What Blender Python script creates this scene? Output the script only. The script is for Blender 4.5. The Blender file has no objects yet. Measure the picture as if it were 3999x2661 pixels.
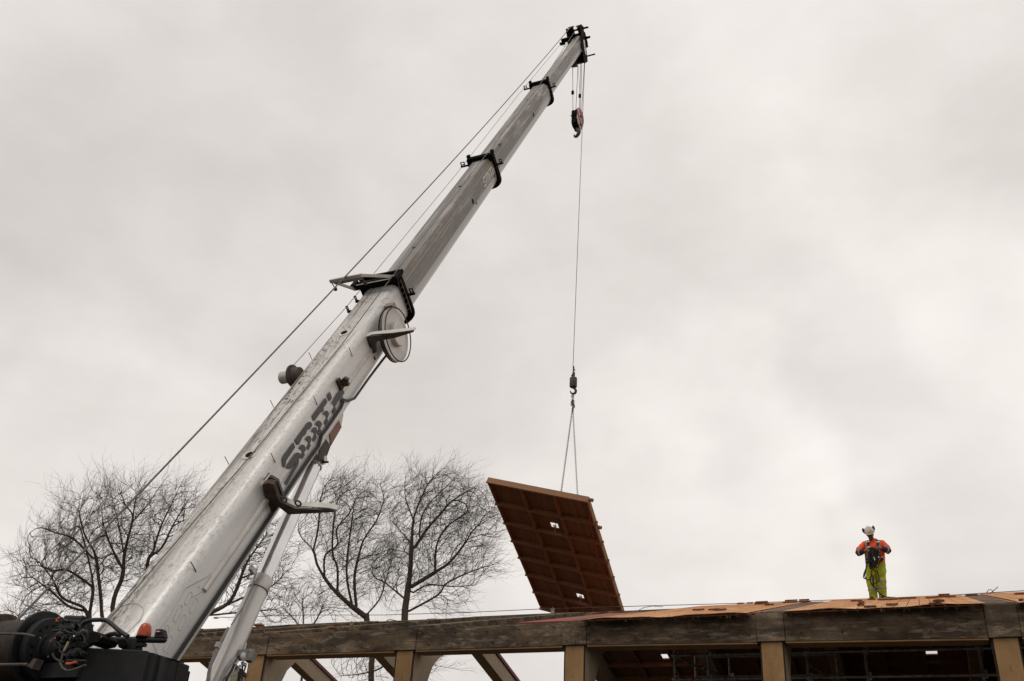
import bpy, math, random
import numpy as np
from mathutils import Matrix, Vector

random.seed(7)
rng = np.random.default_rng(11)

# ------------------------------------------------------------------ camera
FPX, CX, CY = 3800.0, 2000.0, 1330.0          # focal length and centre in photo pixels (photo is 3999 wide)
UP = np.array([430.0, 6730.0, -FPX]); UP /= np.linalg.norm(UP)
_f = np.array([0, 0, -1.0])
_Y = _f - UP * (_f @ UP); _Y /= np.linalg.norm(_Y)
_X = np.cross(_Y, UP)
CAM = np.array([_X, _Y, UP])                   # camera axes -> world
EYE = np.array([0.0, 0.0, 1.6])
FWD = CAM @ _f
scene = bpy.context.scene
col = scene.collection
cam_data = bpy.data.cameras.new("camera")
cam_data.sensor_fit = 'HORIZONTAL'
cam_data.sensor_width = 36.0
cam_data.lens = FPX / 3999.0 * 36.0
cam_data.clip_start = 0.1
cam_data.clip_end = 5000.0
cam = bpy.data.objects.new("camera", cam_data)
col.objects.link(cam)
_m = Matrix.Identity(4)
for i in range(3):
    for j in range(3):
        _m[i][j] = CAM[i][j]
_m.translation = Vector(EYE)
cam.matrix_world = _m
scene.camera = cam

# ------------------------------------------------------------------ light
scene.view_settings.view_transform = 'Standard'
scene.view_settings.look = 'None'
scene.view_settings.exposure = 0.0
scene.view_settings.gamma = 1.0
SUN_EL, SUN_AZ = math.radians(62), math.radians(-140)     # behind the photographer, high
world = bpy.data.worlds.new("World")
scene.world = world
world.use_nodes = True
nt = world.node_tree
nt.nodes.clear()
N = nt.nodes.new
L_ = nt.links.new
out = N('ShaderNodeOutputWorld')
bg = N('ShaderNodeBackground')
bg.inputs['Strength'].default_value = 0.1
sky = N('ShaderNodeTexSky')
sky.sky_type = 'NISHITA'
sky.sun_disc = False
sky.sun_elevation = SUN_EL
sky.sun_rotation = SUN_AZ
sky.dust_density = 4.0
tc = N('ShaderNodeTexCoord')
mp = N('ShaderNodeMapping')
mp.inputs['Location'].default_value = (3.7, 1.9, 0.4)
mp.inputs['Scale'].default_value = (1.0, 1.0, 1.9)
n1 = N('ShaderNodeTexNoise')
n1.inputs['Scale'].default_value = 3.2
n1.inputs['Detail'].default_value = 7.0
n1.inputs['Roughness'].default_value = 0.55
n1.inputs['Distortion'].default_value = 0.15
rp = N('ShaderNodeValToRGB')
rp.color_ramp.elements[0].position = 0.30
rp.color_ramp.elements[0].color = (7.2, 6.75, 6.38, 1)
rp.color_ramp.elements[1].position = 0.70
rp.color_ramp.elements[1].color = (9.0, 8.52, 8.12, 1)
L_(tc.outputs['Generated'], mp.inputs['Vector'])
L_(mp.outputs['Vector'], n1.inputs['Vector'])
L_(n1.outputs['Fac'], rp.inputs['Fac'])
# broad thicker and thinner parts of the cloud deck; their edges are broken up by noise
n2 = N('ShaderNodeTexNoise')
n2.inputs['Scale'].default_value = 4.5
n2.inputs['Detail'].default_value = 4.0
L_(tc.outputs['Generated'], n2.inputs['Vector'])
wob = N('ShaderNodeVectorMath'); wob.operation = 'MULTIPLY_ADD'
wob.inputs[1].default_value = (.13, .13, .13)
L_(n2.outputs['Color'], wob.inputs[0])
wof = N('ShaderNodeVectorMath'); wof.operation = 'ADD'
wof.inputs[1].default_value = (-.065, -.065, -.065)
L_(tc.outputs['Generated'], wof.inputs[0])
L_(wof.outputs['Vector'], wob.inputs[2])
gain = None
for (bx, by, deg, amp) in ((750, 700, 20, -.08), (150, 1050, 14, -.04), (3300, 1400, 20, .09), (2560, 1960, 12, .14), (3100, 1950, 16, -.07), (3400, 2200, 15, -.05), (1900, 1450, 15, -.04), (120, 1950, 15, .09), (1150, 1700, 12, .06), (3500, 400, 18, .04), (2750, 1150, 11, -.05), (3950, 1750, 12, .05)):
    _b = CAM @ np.array([bx - CX, -(by - CY), -FPX]); _b /= np.linalg.norm(_b)
    dt = N('ShaderNodeVectorMath'); dt.operation = 'DOT_PRODUCT'
    dt.inputs[1].default_value = tuple(_b)
    L_(wob.outputs['Vector'], dt.inputs[0])
    mr = N('ShaderNodeMapRange'); mr.interpolation_type = 'SMOOTHSTEP'
    mr.inputs['From Min'].default_value = math.cos(math.radians(deg))
    mr.inputs['From Max'].default_value = 1.0
    mr.inputs['To Max'].default_value = amp
    L_(dt.outputs['Value'], mr.inputs['Value'])
    ad = N('ShaderNodeMath'); ad.operation = 'ADD'
    L_(mr.outputs['Result'], ad.inputs[0])
    if gain is None: ad.inputs[1].default_value = 1.0
    else: L_(gain, ad.inputs[1])
    gain = ad.outputs['Value']
sc = N('ShaderNodeVectorMath'); sc.operation = 'SCALE'
L_(rp.outputs['Color'], sc.inputs[0])
L_(gain, sc.inputs['Scale'])
mx = N('ShaderNodeMix'); mx.data_type = 'RGBA'
mx.inputs['Factor'].default_value = 0.97
L_(sky.outputs['Color'], mx.inputs['A'])
L_(sc.outputs['Vector'], mx.inputs['B'])
L_(mx.outputs['Result'], bg.inputs['Color'])
L_(bg.outputs['Background'], out.inputs['Surface'])

sun_data = bpy.data.lights.new("sun", 'SUN')
sun_data.energy = 0.9
sun_data.angle = math.radians(25)
sun_data.color = (1.0, 0.96, 0.9)
sun = bpy.data.objects.new("sun", sun_data)
col.objects.link(sun)
_sd = Vector((math.cos(SUN_EL) * math.sin(SUN_AZ), math.cos(SUN_EL) * math.cos(SUN_AZ), math.sin(SUN_EL)))
sun.rotation_euler = _sd.to_track_quat('Z', 'Y').to_euler()

# ------------------------------------------------------------------ survey helpers (points measured in real space)
unit = lambda q: np.asarray(q, float) / np.linalg.norm(q)
def ray(px, py):
    return unit(CAM @ np.array([px - CX, -(py - CY), -FPX]))
def on_plane(px, py, p0, n):
    d = ray(px, py)
    return EYE + d * (((np.asarray(p0) - EYE) @ n) / (d @ n))
def at_range(px, py, dist):
    return EYE + ray(px, py) * dist
def ppm(p):
    return FPX / ((np.asarray(p) - EYE) @ FWD)

# building axes: A along the front, V away from the street
_vx = -10000.0
A = -(CAM @ np.array([_vx, -(FPX * FPX + 430 * _vx) / 6730, -FPX])); A[2] = 0; A = unit(A)
V = np.cross([0, 0, 1], A)
Z = np.array([0, 0, 1.0])
def W(u, v, z):
    return A * u + V * v + Z * z
def uvz(p):
    return np.array([p @ A, p @ V, p[2]])
def at_v(px, py, v):
    return on_plane(px, py, V * v, V)
def at_u(px, py, u):
    return on_plane(px, py, A * u, A)
def at_z(px, py, z):
    return on_plane(px, py, Z * z, Z)

def mat4(o, x, y, z):
    m = Matrix.Identity(4)
    for i in range(3):
        m[i][0] = float(x[i]); m[i][1] = float(y[i]); m[i][2] = float(z[i]); m[i][3] = float(o[i])
    return m

# ------------------------------------------------------------------ mesh builder
class MB:
    """collects shapes in world space; build() links them as one mesh object"""
    def __init__(self):
        self.v = []; self.f = []; self.mi = []
    def add(self, verts, faces, mi=0):
        b = len(self.v)
        self.v.extend([tuple(float(c) for c in p) for p in verts])
        for f in faces:
            self.f.append([b + i for i in f]); self.mi.append(mi)
        return self
    def box(self, o, x, y, z, rx, ry, rz, mi=0):
        o, x, y, z = map(np.asarray, (o, x, y, z))
        vs = [o + x * rx[i] + y * ry[j] + z * rz[k] for k in (0, 1) for j in (0, 1) for i in (0, 1)]
        return self.add(vs, [(0, 2, 3, 1), (4, 5, 7, 6), (0, 1, 5, 4), (2, 6, 7, 3), (0, 4, 6, 2), (1, 3, 7, 5)], mi)
    def prism(self, pts, d, mi=0):
        """closed polygon pts (world) pushed along d"""
        n = len(pts); d = np.asarray(d, float)
        vs = [np.asarray(p, float) for p in pts] + [np.asarray(p, float) + d for p in pts]
        fs = [tuple(range(n))[::-1], tuple(range(n, 2 * n))]
        fs += [(i, (i + 1) % n, n + (i + 1) % n, n + i) for i in range(n)]
        return self.add(vs, fs, mi)
    def loft(self, rings, cap=True, mi=0, closed=True):
        n = len(rings[0]); vs = [p for r in rings for p in r]; fs = []
        for k in range(len(rings) - 1):
            for i in range(n if closed else n - 1):
                j = (i + 1) % n
                fs.append((k * n + i, k * n + j, (k + 1) * n + j, (k + 1) * n + i))
        if cap:
            fs.append(tuple(range(n))[::-1]); fs.append(tuple((len(rings) - 1) * n + i for i in range(n)))
        return self.add(vs, fs, mi)
    def tube(self, pts, r, n=8, cap=True, mi=0):
        pts = [np.asarray(p, float) for p in pts]
        rs = r if hasattr(r, '__len__') else [r] * len(pts)
        rings = []; ref = None
        for i, p in enumerate(pts):
            t = unit(pts[min(i + 1, len(pts) - 1)] - pts[max(i - 1, 0)])
            if ref is None:
                ref = np.cross(t, [0, 0, 1.0] if abs(t[2]) < .9 else [1.0, 0, 0])
            x = unit(ref - t * (ref @ t)); y = np.cross(t, x); ref = x
            rings.append([p + rs[i] * (x * math.cos(2 * math.pi * k / n) + y * math.sin(2 * math.pi * k / n)) for k in range(n)])
        return self.loft(rings, cap, mi)
    def lathe(self, c, axis, prof, n=24, mi=0):
        """prof: list of (radius, distance along axis)"""
        axis = unit(axis); x = unit(np.cross(axis, [0, 0, 1.0] if abs(axis[2]) < .9 else [1.0, 0, 0])); y = np.cross(axis, x)
        rings = [[np.asarray(c) + axis * h + r * (x * math.cos(2 * math.pi * k / n) + y * math.sin(2 * math.pi * k / n)) for k in range(n)] for r, h in prof]
        return self.loft(rings, True, mi)
    def cyl(self, p, q, r, n=16, mi=0):
        return self.tube([p, q], r, n, True, mi)
    def ellipsoid(self, c, x, y, z, n=16, m=10, t0=-90, t1=90, mi=0):
        x, y, z = map(np.asarray, (x, y, z)); rings = []
        for k in range(m + 1):
            t = math.radians(t0 + (t1 - t0) * k / m)
            rings.append([np.asarray(c) + z * math.sin(t) + max(math.cos(t), .01) * (x * math.cos(2 * math.pi * i / n) + y * math.sin(2 * math.pi * i / n)) for i in range(n)])
        return self.loft(rings, True, mi)
    def ring(self, c, x, y, R, r, n=20, m=6, mi=0):
        pts = [np.asarray(c) + np.asarray(x) * R * math.cos(2 * math.pi * k / n) + np.asarray(y) * R * math.sin(2 * math.pi * k / n) for k in range(n + 1)]
        return self.tube(pts, r, m, False, mi)
    def build(self, name, mats, parent=None, frame=None, bevel=0, angle=35):
        if not isinstance(mats, (list, tuple)):
            mats = [mats]
        if frame is None:
            frame = wm(parent) if parent is not None else Matrix.Identity(4)
        me = bpy.data.meshes.new(name)
        inv = np.array(frame.inverted())
        v = np.array(self.v, float)
        v = v @ inv[:3, :3].T + inv[:3, 3]
        me.from_pydata(v.tolist(), [], self.f)
        for m_ in mats:
            me.materials.append(m_)
        if len(mats) > 1:
            me.polygons.foreach_set('material_index', self.mi)
        me.polygons.foreach_set('use_smooth', [True] * len(self.f))
        me.update()
        me.set_sharp_from_angle(angle=math.radians(angle))
        return place(name, me, parent, frame, bevel)

WM = {}
def wm(o):
    return WM[o.name]
def place(name, data, parent, frame, bevel=0):
    o = bpy.data.objects.new(name, data)
    col.objects.link(o)
    WM[o.name] = frame.copy()
    if parent is not None:
        o.parent = parent
        o.matrix_basis = wm(parent).inverted() @ frame
    else:
        o.matrix_basis = frame
    if bevel:
        b = o.modifiers.new("bevel", 'BEVEL'); b.width = bevel; b.segments = 2; b.limit_method = 'ANGLE'
    return o
def tag(o, label=None, cat=None, group=None, kind=None):
    if label: o['label'] = label
    if cat: o['category'] = cat
    if group: o['group'] = group
    if kind: o['kind'] = kind
    return o
def empty(name, base, x=(1, 0, 0), y=(0, 1, 0), z=(0, 0, 1)):
    o = place(name, None, None, mat4(base, x, y, z))
    o.empty_display_size = 0.2
    return o
def copy_tree(o, parent=None, basis=None):
    c = o.copy(); col.objects.link(c)
    if basis is not None: c.matrix_basis = basis
    if parent is not None: c.parent = parent
    for ch in [k for k in col.objects if k.parent == o]:
        copy_tree(ch, c)
    return c

# ------------------------------------------------------------------ materials
class Mat:
    def __init__(self, name, rough=.6, metal=0.0, spec=.4):
        self.m = bpy.data.materials.new(name); self.m.use_nodes = True
        self.t = self.m.node_tree
        self.p = self.t.nodes['Principled BSDF']
        self.p.inputs['Roughness'].default_value = rough
        self.p.inputs['Metallic'].default_value = metal
        self.p.inputs['Specular IOR Level'].default_value = spec
        self.tc = self.t.nodes.new('ShaderNodeTexCoord')
    def n(self, kind, **kw):
        x = self.t.nodes.new(kind)
        for k, val in kw.items():
            setattr(x, k, val)
        return x
    def link(self, a, b):
        self.t.links.new(a, b)
    def noise(self, scale, stretch=(1, 1, 1), detail=5, rough=.55, loc=(0, 0, 0), dist=0):
        mp = self.n('ShaderNodeMapping'); mp.inputs['Scale'].default_value = stretch; mp.inputs['Location'].default_value = loc
        self.link(self.tc.outputs['Object'], mp.inputs['Vector'])
        nz = self.n('ShaderNodeTexNoise')
        nz.inputs['Scale'].default_value = scale; nz.inputs['Detail'].default_value = detail
        nz.inputs['Roughness'].default_value = rough; nz.inputs['Distortion'].default_value = dist
        self.link(mp.outputs['Vector'], nz.inputs['Vector'])
        return nz.outputs['Fac']
    def ramp(self, fac, stops):
        r = self.n('ShaderNodeValToRGB'); e = r.color_ramp.elements
        while len(e) < len(stops): e.new(0.5)
        for k, (p, c) in enumerate(stops):
            e[k].position = p
            e[k].color = (c, c, c, 1) if not hasattr(c, '__len__') else (*c, 1)
        self.link(fac, r.inputs['Fac'])
        return r.outputs['Color']
    def mix(self, fac, a, b, mode='MIX'):
        x = self.n('ShaderNodeMix', data_type='RGBA', blend_type=mode)
        for s, val in (('Factor', fac), ('A', a), ('B', b)):
            if hasattr(val, 'links'): self.link(val, x.inputs[s])
            elif s == 'Factor': x.inputs[s].default_value = val
            else: x.inputs[s].default_value = (*val, 1)
        return x.outputs['Result']
    def math(self, op, a, b=0.0, c=0.0):
        x = self.n('ShaderNodeMath', operation=op)
        for i, val in enumerate((a, b, c)):
            if hasattr(val, 'links'): self.link(val, x.inputs[i])
            else: x.inputs[i].default_value = val
        return x.outputs['Value']
    def xyz(self):
        s = self.n('ShaderNodeSeparateXYZ'); self.link(self.tc.outputs['Object'], s.inputs['Vector'])
        return s.outputs['X'], s.outputs['Y'], s.outputs['Z']
    def step(self, x, a, b):
        r = self.n('ShaderNodeMapRange', interpolation_type='SMOOTHSTEP')
        self.link(x, r.inputs['Value'])
        r.inputs['From Min'].default_value = a; r.inputs['From Max'].default_value = b
        return r.outputs['Result']
    def island(self):
        g = self.n('ShaderNodeNewGeometry'); return g.outputs['Random Per Island']
    def base(self, c):
        if hasattr(c, 'links'): self.link(c, self.p.inputs['Base Color'])
        else: self.p.inputs['Base Color'].default_value = (*c, 1)
        return self
    def rough(self, c):
        self.link(c, self.p.inputs['Roughness']); return self
    def bump(self, h, strength=.3, dist=.02):
        b = self.n('ShaderNodeBump'); b.inputs['Strength'].default_value = strength; b.inputs['Distance'].default_value = dist
        self.link(h, b.inputs['Height']); self.link(b.outputs['Normal'], self.p.inputs['Normal'])
        return self

def simple(name, c1, c2=None, scale=8, rough=.6, metal=0, stretch=(1, 1, 1), bump=0, spec=.4, lo=.35, hi=.65):
    m = Mat(name, rough, metal, spec)
    c2 = c2 or tuple(x * .6 for x in c1)
    f = m.noise(scale, stretch)
    m.base(m.ramp(f, [(lo, c2), (hi, c1)]))
    if bump: m.bump(f, bump)
    return m.m

def boom_base_mat():
    m = Mat('silver_boom_paint', .42, .15)
    x, y, z = m.xyz()
    big = m.noise(1.2, (1, .25, 1))
    c = m.ramp(big, [(.3, (.60, .585, .565)), (.7, (.70, .69, .67))])
    top = m.step(z, .24, .41)                                   # the upward face holds moss and grime
    left = m.step(m.math('MULTIPLY', x, -1.0), -.36, .30)
    streak = m.ramp(m.noise(5.0, (2.6, .11, 1), 4, .6), [(.44, 0.0), (.56, 1.0)])
    band = m.ramp(m.noise(1.6, (2.0, .16, 1), 3), [(.34, .2), (.60, 1.0)])
    fleck = m.ramp(m.noise(16, (1.3, .5, 1), 2.6, .62, dist=.3), [(.565, 0.0), (.605, 1.0)])
    fine = m.ramp(m.noise(24, (1.2, .6, 1), 2, .6, dist=.4), [(.59, 0.0), (.63, 1.0)])
    patch = m.ramp(m.noise(1.3, (1.6, .5, 1), 4, .6, loc=(5, 5, 5)), [(.36, .25), (.56, 1.0)])
    d = m.math('MAXIMUM', m.math('MULTIPLY', m.math('MULTIPLY', streak, band), left), m.math('MULTIPLY', m.math('MAXIMUM', fleck, fine), patch))
    lw = m.math('MULTIPLY_ADD', left, .85, .30)
    d = m.math('MULTIPLY', m.math('MULTIPLY', d, top), m.math('MULTIPLY', lw, .9))
    soft = m.math('MULTIPLY', m.math('MULTIPLY', band, top), m.math('MULTIPLY', left, .55))
    c = m.mix(soft, c, (.33, .29, .245))
    c = m.mix(d, c, (.075, .052, .036))
    sp = m.ramp(m.noise(26, (1, .5, 1), 3, .7), [(.66, 0.0), (.71, .7)])
    c = m.mix(sp, c, (.18, .145, .11))
    side = m.ramp(m.noise(3, (1, .12, 3)), [(.45, 0.0), (.75, .30)])
    c = m.mix(side, c, (.30, .28, .255))
    m.base(c)
    m.rough(m.math('MULTIPLY_ADD', d, .35, .40))
    return m.m

def boom_section_mat(name, dark, pale, seed, patch):
    """k: profile scale handled by object coords; grime on the upper bevels, clean glossy belly"""
    m = Mat(name, .5, .15)
    x, y, z = m.xyz()
    nz = m.noise(9, (1, .18, 1), 6, .65, loc=(seed, 0, 0))
    c = m.ramp(nz, [(.3, dark), (.72, tuple(1.55 * q for q in dark))])
    # worn pale strips where the slide pads run
    worn = m.ramp(m.noise(2.2, (2.5, .14, 2.5), 5, .6, loc=(seed * 2, 0, 0), dist=.6), [(.52, 0.0), (.60, 1.0)])
    c = m.mix(m.math('MULTIPLY', worn, patch), c, pale)
    ax = m.math('ABSOLUTE', x)
    bev = m.math('MULTIPLY', m.step(ax, .17, .21), m.step(z, .17, .22))
    grease = m.ramp(m.noise(3.4, (1, .35, 1), 5, .7, loc=(0, seed, 0)), [(.42, 0.0), (.55, 1.0)])
    c = m.mix(m.math('MULTIPLY', m.math('MULTIPLY', bev, grease), .8), c, (.15, .12, .088))
    belly = m.step(m.math('MULTIPLY', z, -1.0), .08, .13)
    c = m.mix(belly, c, pale)
    line = m.step(m.math('ABSOLUTE', m.math('SUBTRACT', z, .245)), .012, .0)
    c = m.mix(m.math('MULTIPLY', line, .7), c, pale)
    m.base(c)
    m.rough(m.math('MULTIPLY_ADD', belly, -.18, .5))
    return m.m

def concrete_mat():
    m = Mat('weathered_concrete', .95, spec=.2)
    x, y, z = m.xyz()
    a = m.noise(2.2, (.8, 1, 1.6), 9, .66)
    c = m.ramp(a, [(.32, (.056, .040, .026)), (.50, (.155, .110, .070)), (.70, (.27, .20, .135))])
    blot = m.ramp(m.noise(1.7, (.8, 1, 1.5), 6, .66, loc=(4, 2, 1)), [(.46, 0.0), (.58, .75)])
    c = m.mix(blot, c, (.050, .040, .032))
    runs = m.ramp(m.noise(7, (1.3, 1.3, .16), 5, .65, loc=(4, 2, 1)), [(.58, 0.0), (.70, .55)])
    c = m.mix(runs, c, (.042, .034, .028))
    pale = m.ramp(m.noise(4.2, (.55, 1, 2.6), 7, .75, loc=(9, 1, 5)), [(.52, 0.0), (.64, .75)])
    c = m.mix(pale, c, (.37, .29, .21))
    w = m.math('ADD', z, m.math('MULTIPLY', m.noise(1.1, (1, 1, .1), 5, .6), .05))           # board marks left by the shuttering
    for lev in (5.105, 5.245):
        ln = m.step(m.math('ABSOLUTE', m.math('SUBTRACT', w, lev)), .008, .001)
        brk = m.ramp(m.noise(1.9, (1, 1, .2), 5, loc=(lev * 3, 0, 0)), [(.46, 0.0), (.56, .8)])
        c = m.mix(m.math('MULTIPLY', ln, brk), c, (.035, .029, .024))
    grit = m.noise(48, (1, 1, 1), 5, .75)
    c = m.mix(.5, c, m.ramp(grit, [(.3, .25), (.7, 1.0)]), 'MULTIPLY')
    m.base(c)
    m.bump(m.math('ADD', m.math('MULTIPLY', grit, .4), a), .5, .015)
    return m.m

def render_mat(name, c1, c2, c3):
    m = Mat(name, .85)
    a = m.noise(3.2, (1, 1, .6), 7, .6)
    c = m.ramp(a, [(.3, c2), (.68, c1)])
    st = m.ramp(m.noise(14, (1, 1, .35), 5, .7, loc=(1, 7, 3)), [(.56, 0.0), (.72, .6)])
    c = m.mix(st, c, c3)
    g = m.noise(70, (1, 1, 1), 3, .7)
    c = m.mix(.25, c, m.ramp(g, [(.3, .45), (.7, 1.0)]), 'MULTIPLY')
    m.base(c); m.bump(g, .25, .006)
    return m.m

def tile_mat(name='terracotta_tile', k=1.0):
    m = Mat(name, .9, spec=.1)
    r = m.island()
    S = lambda q: tuple(t * k for t in q)
    c = m.ramp(r, [(0, S((.54, .29, .15))), (.25, S((.68, .41, .235))), (.5, S((.60, .34, .18))), (.75, S((.74, .48, .30))), (1, S((.48, .25, .125)))])
    s = m.ramp(m.noise(4, (3, .5, 3), 6, .65), [(.42, 0.0), (.75, .6)])
    c = m.mix(s, c, S((.72, .49, .32)))
    d = m.ramp(m.noise(3.1, (2.5, .5, 1), 6, .72, loc=(3, 3, 3)), [(.54, 0.0), (.70, .45)])
    c = m.mix(d, c, S((.36, .165, .08)))
    m.base(c)
    return m.m

def timber_mat(name, c1, c2):
    m = Mat(name, .75)
    r = m.island()
    g = m.noise(6, (6, .6, 6), 5, .6)
    c = m.ramp(g, [(.3, c2), (.7, c1)])
    c = m.mix(.5, c, m.ramp(r, [(0, .45), (1, 1.0)]), 'MULTIPLY')
    m.base(c); m.bump(g, .2, .01)
    return m.m

def bark_mat():
    m = Mat('bark', .95)
    a = m.noise(5, (1, 1, .5), 6, .6)
    c = m.ramp(a, [(.3, (.044, .031, .023)), (.7, (.110, .078, .057))])
    mo = m.ramp(m.noise(1.1, (1, 1, 1), 4), [(.5, 0.0), (.68, .7)])
    c = m.mix(mo, c, (.075, .070, .030))
    m.base(c)
    return m.m

M = {}
M['boom'] = boom_base_mat()
M['sec2'] = boom_section_mat('weathered_boom_paint', (.135, .125, .115), (.37, .35, .335), 1.3, .65)
M['sec3'] = boom_section_mat('scuffed_boom_paint', (.145, .135, .122), (.40, .38, .36), 4.1, .9)
M['sec4'] = boom_section_mat('pale_boom_paint', (.18, .17, .155), (.42, .40, .385), 7.7, .8)
M['silver'] = simple('silver_paint', (.58, .56, .53), (.46, .44, .41), 3, .42, .3)
M['cyl'] = simple('silver_cylinder_paint', (.60, .58, .55), (.50, .48, .455), 2, .34, .35, (1, .3, 1))
M['chrome'] = simple('chrome_rod', (.74, .73, .73), (.66, .65, .65), 2, .09, 1.0)
M['black'] = simple('black_steel', (.010, .011, .010), (.006, .006, .006), 6, .7, 0, spec=.05)
M['edge'] = simple('bare_edge', (.30, .26, .21), (.16, .13, .10), 10, .6, .1)
M['rust'] = simple('rusty_steel', (.10, .062, .043), (.042, .028, .022), 9, .8, .1, bump=.2)
M['grime'] = simple('grimy_steel', (.11, .09, .075), (.055, .044, .038), 7, .75, .1)
M['salmon'] = simple('faded_primer', (.27, .155, .11), (.20, .115, .085), 5, .7)
M['rope'] = simple('wire_rope', (.16, .15, .137), (.08, .074, .068), 30, .6, .2)
M['drumrope'] = simple('oiled_wire_rope', (.060, .043, .034), (.034, .025, .02), 20, .55, .1)
M['winch'] = simple('dark_green_grey_paint', (.017, .020, .020), (.008, .010, .010), 7, .5, .05, spec=.25)
M['weight'] = simple('dark_grey_counterweight', (.020, .020, .021), (.014, .014, .015), 9, .6, 0, bump=.08, spec=.25)
M['rubber'] = simple('black_hose', (.014, .014, .016), (.009, .009, .010), 10, .42)
M['greyhose'] = simple('grey_hose', (.36, .345, .325), (.27, .26, .245), 10, .55)
M['orange_mark'] = simple('orange_spray', (.62, .13, .02), (.5, .09, .01), 10, .6)
M['brass'] = simple('brass_fitting', (.45, .36, .22), (.3, .24, .15), 10, .4, .6)
M['decal'] = simple('dark_grey_lettering', (.060, .056, .058), (.045, .042, .044), 12, .5)
M['decal_pale'] = simple('pale_lettering', (.62, .58, .53), (.36, .33, .3), 25, .6, lo=.25, hi=.5)
M['concrete'] = concrete_mat()
M['ochre'] = render_mat('ochre_render', (.35, .205, .088), (.235, .134, .056), (.13, .074, .034))
M['cream'] = render_mat('cream_render', (.50, .40, .275), (.42, .33, .22), (.33, .25, .16))
M['joint'] = simple('black_joint_sealant', (.012, .011, .010), (.008, .008, .007), 12, .8)
M['maroon'] = simple('maroon_trim', (.17, .035, .035), (.10, .022, .022), 6, .6)
M['tile'] = tile_mat()
M['loose'] = simple('dark_terracotta', (.20, .088, .045), (.10, .042, .022), 9, .9, spec=.1)
M['felt'] = simple('red_sarking', (.26, .062, .045), (.19, .045, .033), 6, .8)
M['timber'] = timber_mat('stained_timber', (.26, .10, .038), (.14, .05, .019))
M['joist'] = timber_mat('lit_stained_joist', (.27, .108, .043), (.165, .061, .023))  # stained timber made lighter: lit joist edges put into the colour
M['timber_edge'] = timber_mat('stained_timber_edge', (.36, .185, .095), (.22, .105, .05))
M['galv'] = simple('galvanised_tube', (.38, .36, .335), (.2, .185, .17), 12, .5, .55)
M['redtape'] = simple('red_tape', (.42, .012, .015), (.33, .01, .012), 8, .5)
M['bark'] = bark_mat()

def glass_mat(name, c, rough=.25):
    m = Mat(name, rough)
    m.base(m.ramp(m.noise(40, (1, 1, 1), 2), [(.3, tuple(x * .85 for x in c)), (.7, c)]))
    m.p.inputs['Transmission Weight'].default_value = .25
    return m.m
M['amber'] = glass_mat('amber_lens', (.52, .075, .008))
M['redlens'] = glass_mat('red_lens', (.22, .008, .02))

def stripe_mat():
    m = Mat('red_white_stripes', .5)
    x, y, z = m.xyz()
    s = m.math('ADD', m.math('MULTIPLY', y, 3.6), m.math('MULTIPLY', z, 2.05))
    f = m.step(m.math('FRACT', s), .49, .51)
    c = m.mix(f, (.50, .48, .45), (.36, .045, .035))
    d = m.ramp(m.noise(8, (1, 1, 1), 5, .7), [(.52, 0.0), (.7, .6)])
    m.base(m.mix(d, c, (.12, .09, .075)))
    return m.m
M['stripes'] = stripe_mat()
# ================================================================== CRANE
BL = 8.0                                            # each boom section is out by this much
B = unit(CAM @ np.array([997.0, 2171.0, -FPX]))      # boom direction
_z0 = BL * FPX / (.339 * math.sqrt(997 ** 2 + 2171 ** 2 + FPX ** 2))
_r = ray(1521.8, 1181.9)
BP = EYE + _r * _z0 / (_r @ FWD)                     # middle of the first collar
BA = unit(A - (A @ B) * B)                           # across the boom, to the right
BN = np.cross(BA, B)                                 # out of its upper face
if BN[2] < 0: BN = -BN
BFR = mat4(BP, BA, B, BN)
def Bw(s, y, h):
    return BP + BA * s + B * y + BN * h
def bs(px, py, s):                                   # a point seen at px,py on the plane s = const of the boom
    return on_plane(px, py, Bw(s, 0, 0), BA)
def bl(p):
    d = np.asarray(p) - BP
    return np.array([d @ BA, d @ B, d @ BN])
def bh(px, py, h):                                   # a point on the plane h = const
    return on_plane(px, py, Bw(0, 0, h), BN)

crane = empty('mobile_crane', W(-9.0, 9.6, 0), A, V, Z)
tag(crane, 'silver telescopic mobile crane with its long boom raised over the roof', 'crane')

def prof(hw, ht, sb, hb, rc, ch=None, e=2.6, nc=6, nb=9):
    """half profile mirrored: rounded (or chamfered) upper corner, straight side, round belly"""
    P = []
    if ch:
        P += [(hw - ch[0], ht), (hw, ht - ch[1])]
    else:
        for k in range(nc + 1):
            t = math.pi / 2 * (1 - k / nc)
            P.append((hw - rc + rc * math.cos(t), ht - rc + rc * math.sin(t)))
    for k in range(nb + 1):
        t = math.pi / 2 * k / nb
        P.append((hw * math.cos(t) ** (2 / e), sb - (hb + sb) * math.sin(t) ** (2 / e)))
    right = P
    left = [(-x, y) for x, y in P[::-1] if abs(x) > 1e-4]
    return right + left

def boom_tube(mb, profs):
    mb.loft([[Bw(x, y, h) for x, h in pr] for y, pr in profs])
def ringplate(mb, outer, inner, y0, y1):
    n = len(outer)
    vs = [Bw(x, y0, h) for x, h in outer] + [Bw(x, y0, h) for x, h in inner] + [Bw(x, y1, h) for x, h in outer] + [Bw(x, y1, h) for x, h in inner]
    fs = []
    for i in range(n):
        j = (i + 1) % n
        fs += [(i, j, n + j, n + i), (2 * n + i, 3 * n + i, 3 * n + j, 2 * n + j), (i, 2 * n + i, 2 * n + j, j), (n + i, n + j, 3 * n + j, 3 * n + i)]
    mb.add(vs, fs)

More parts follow.
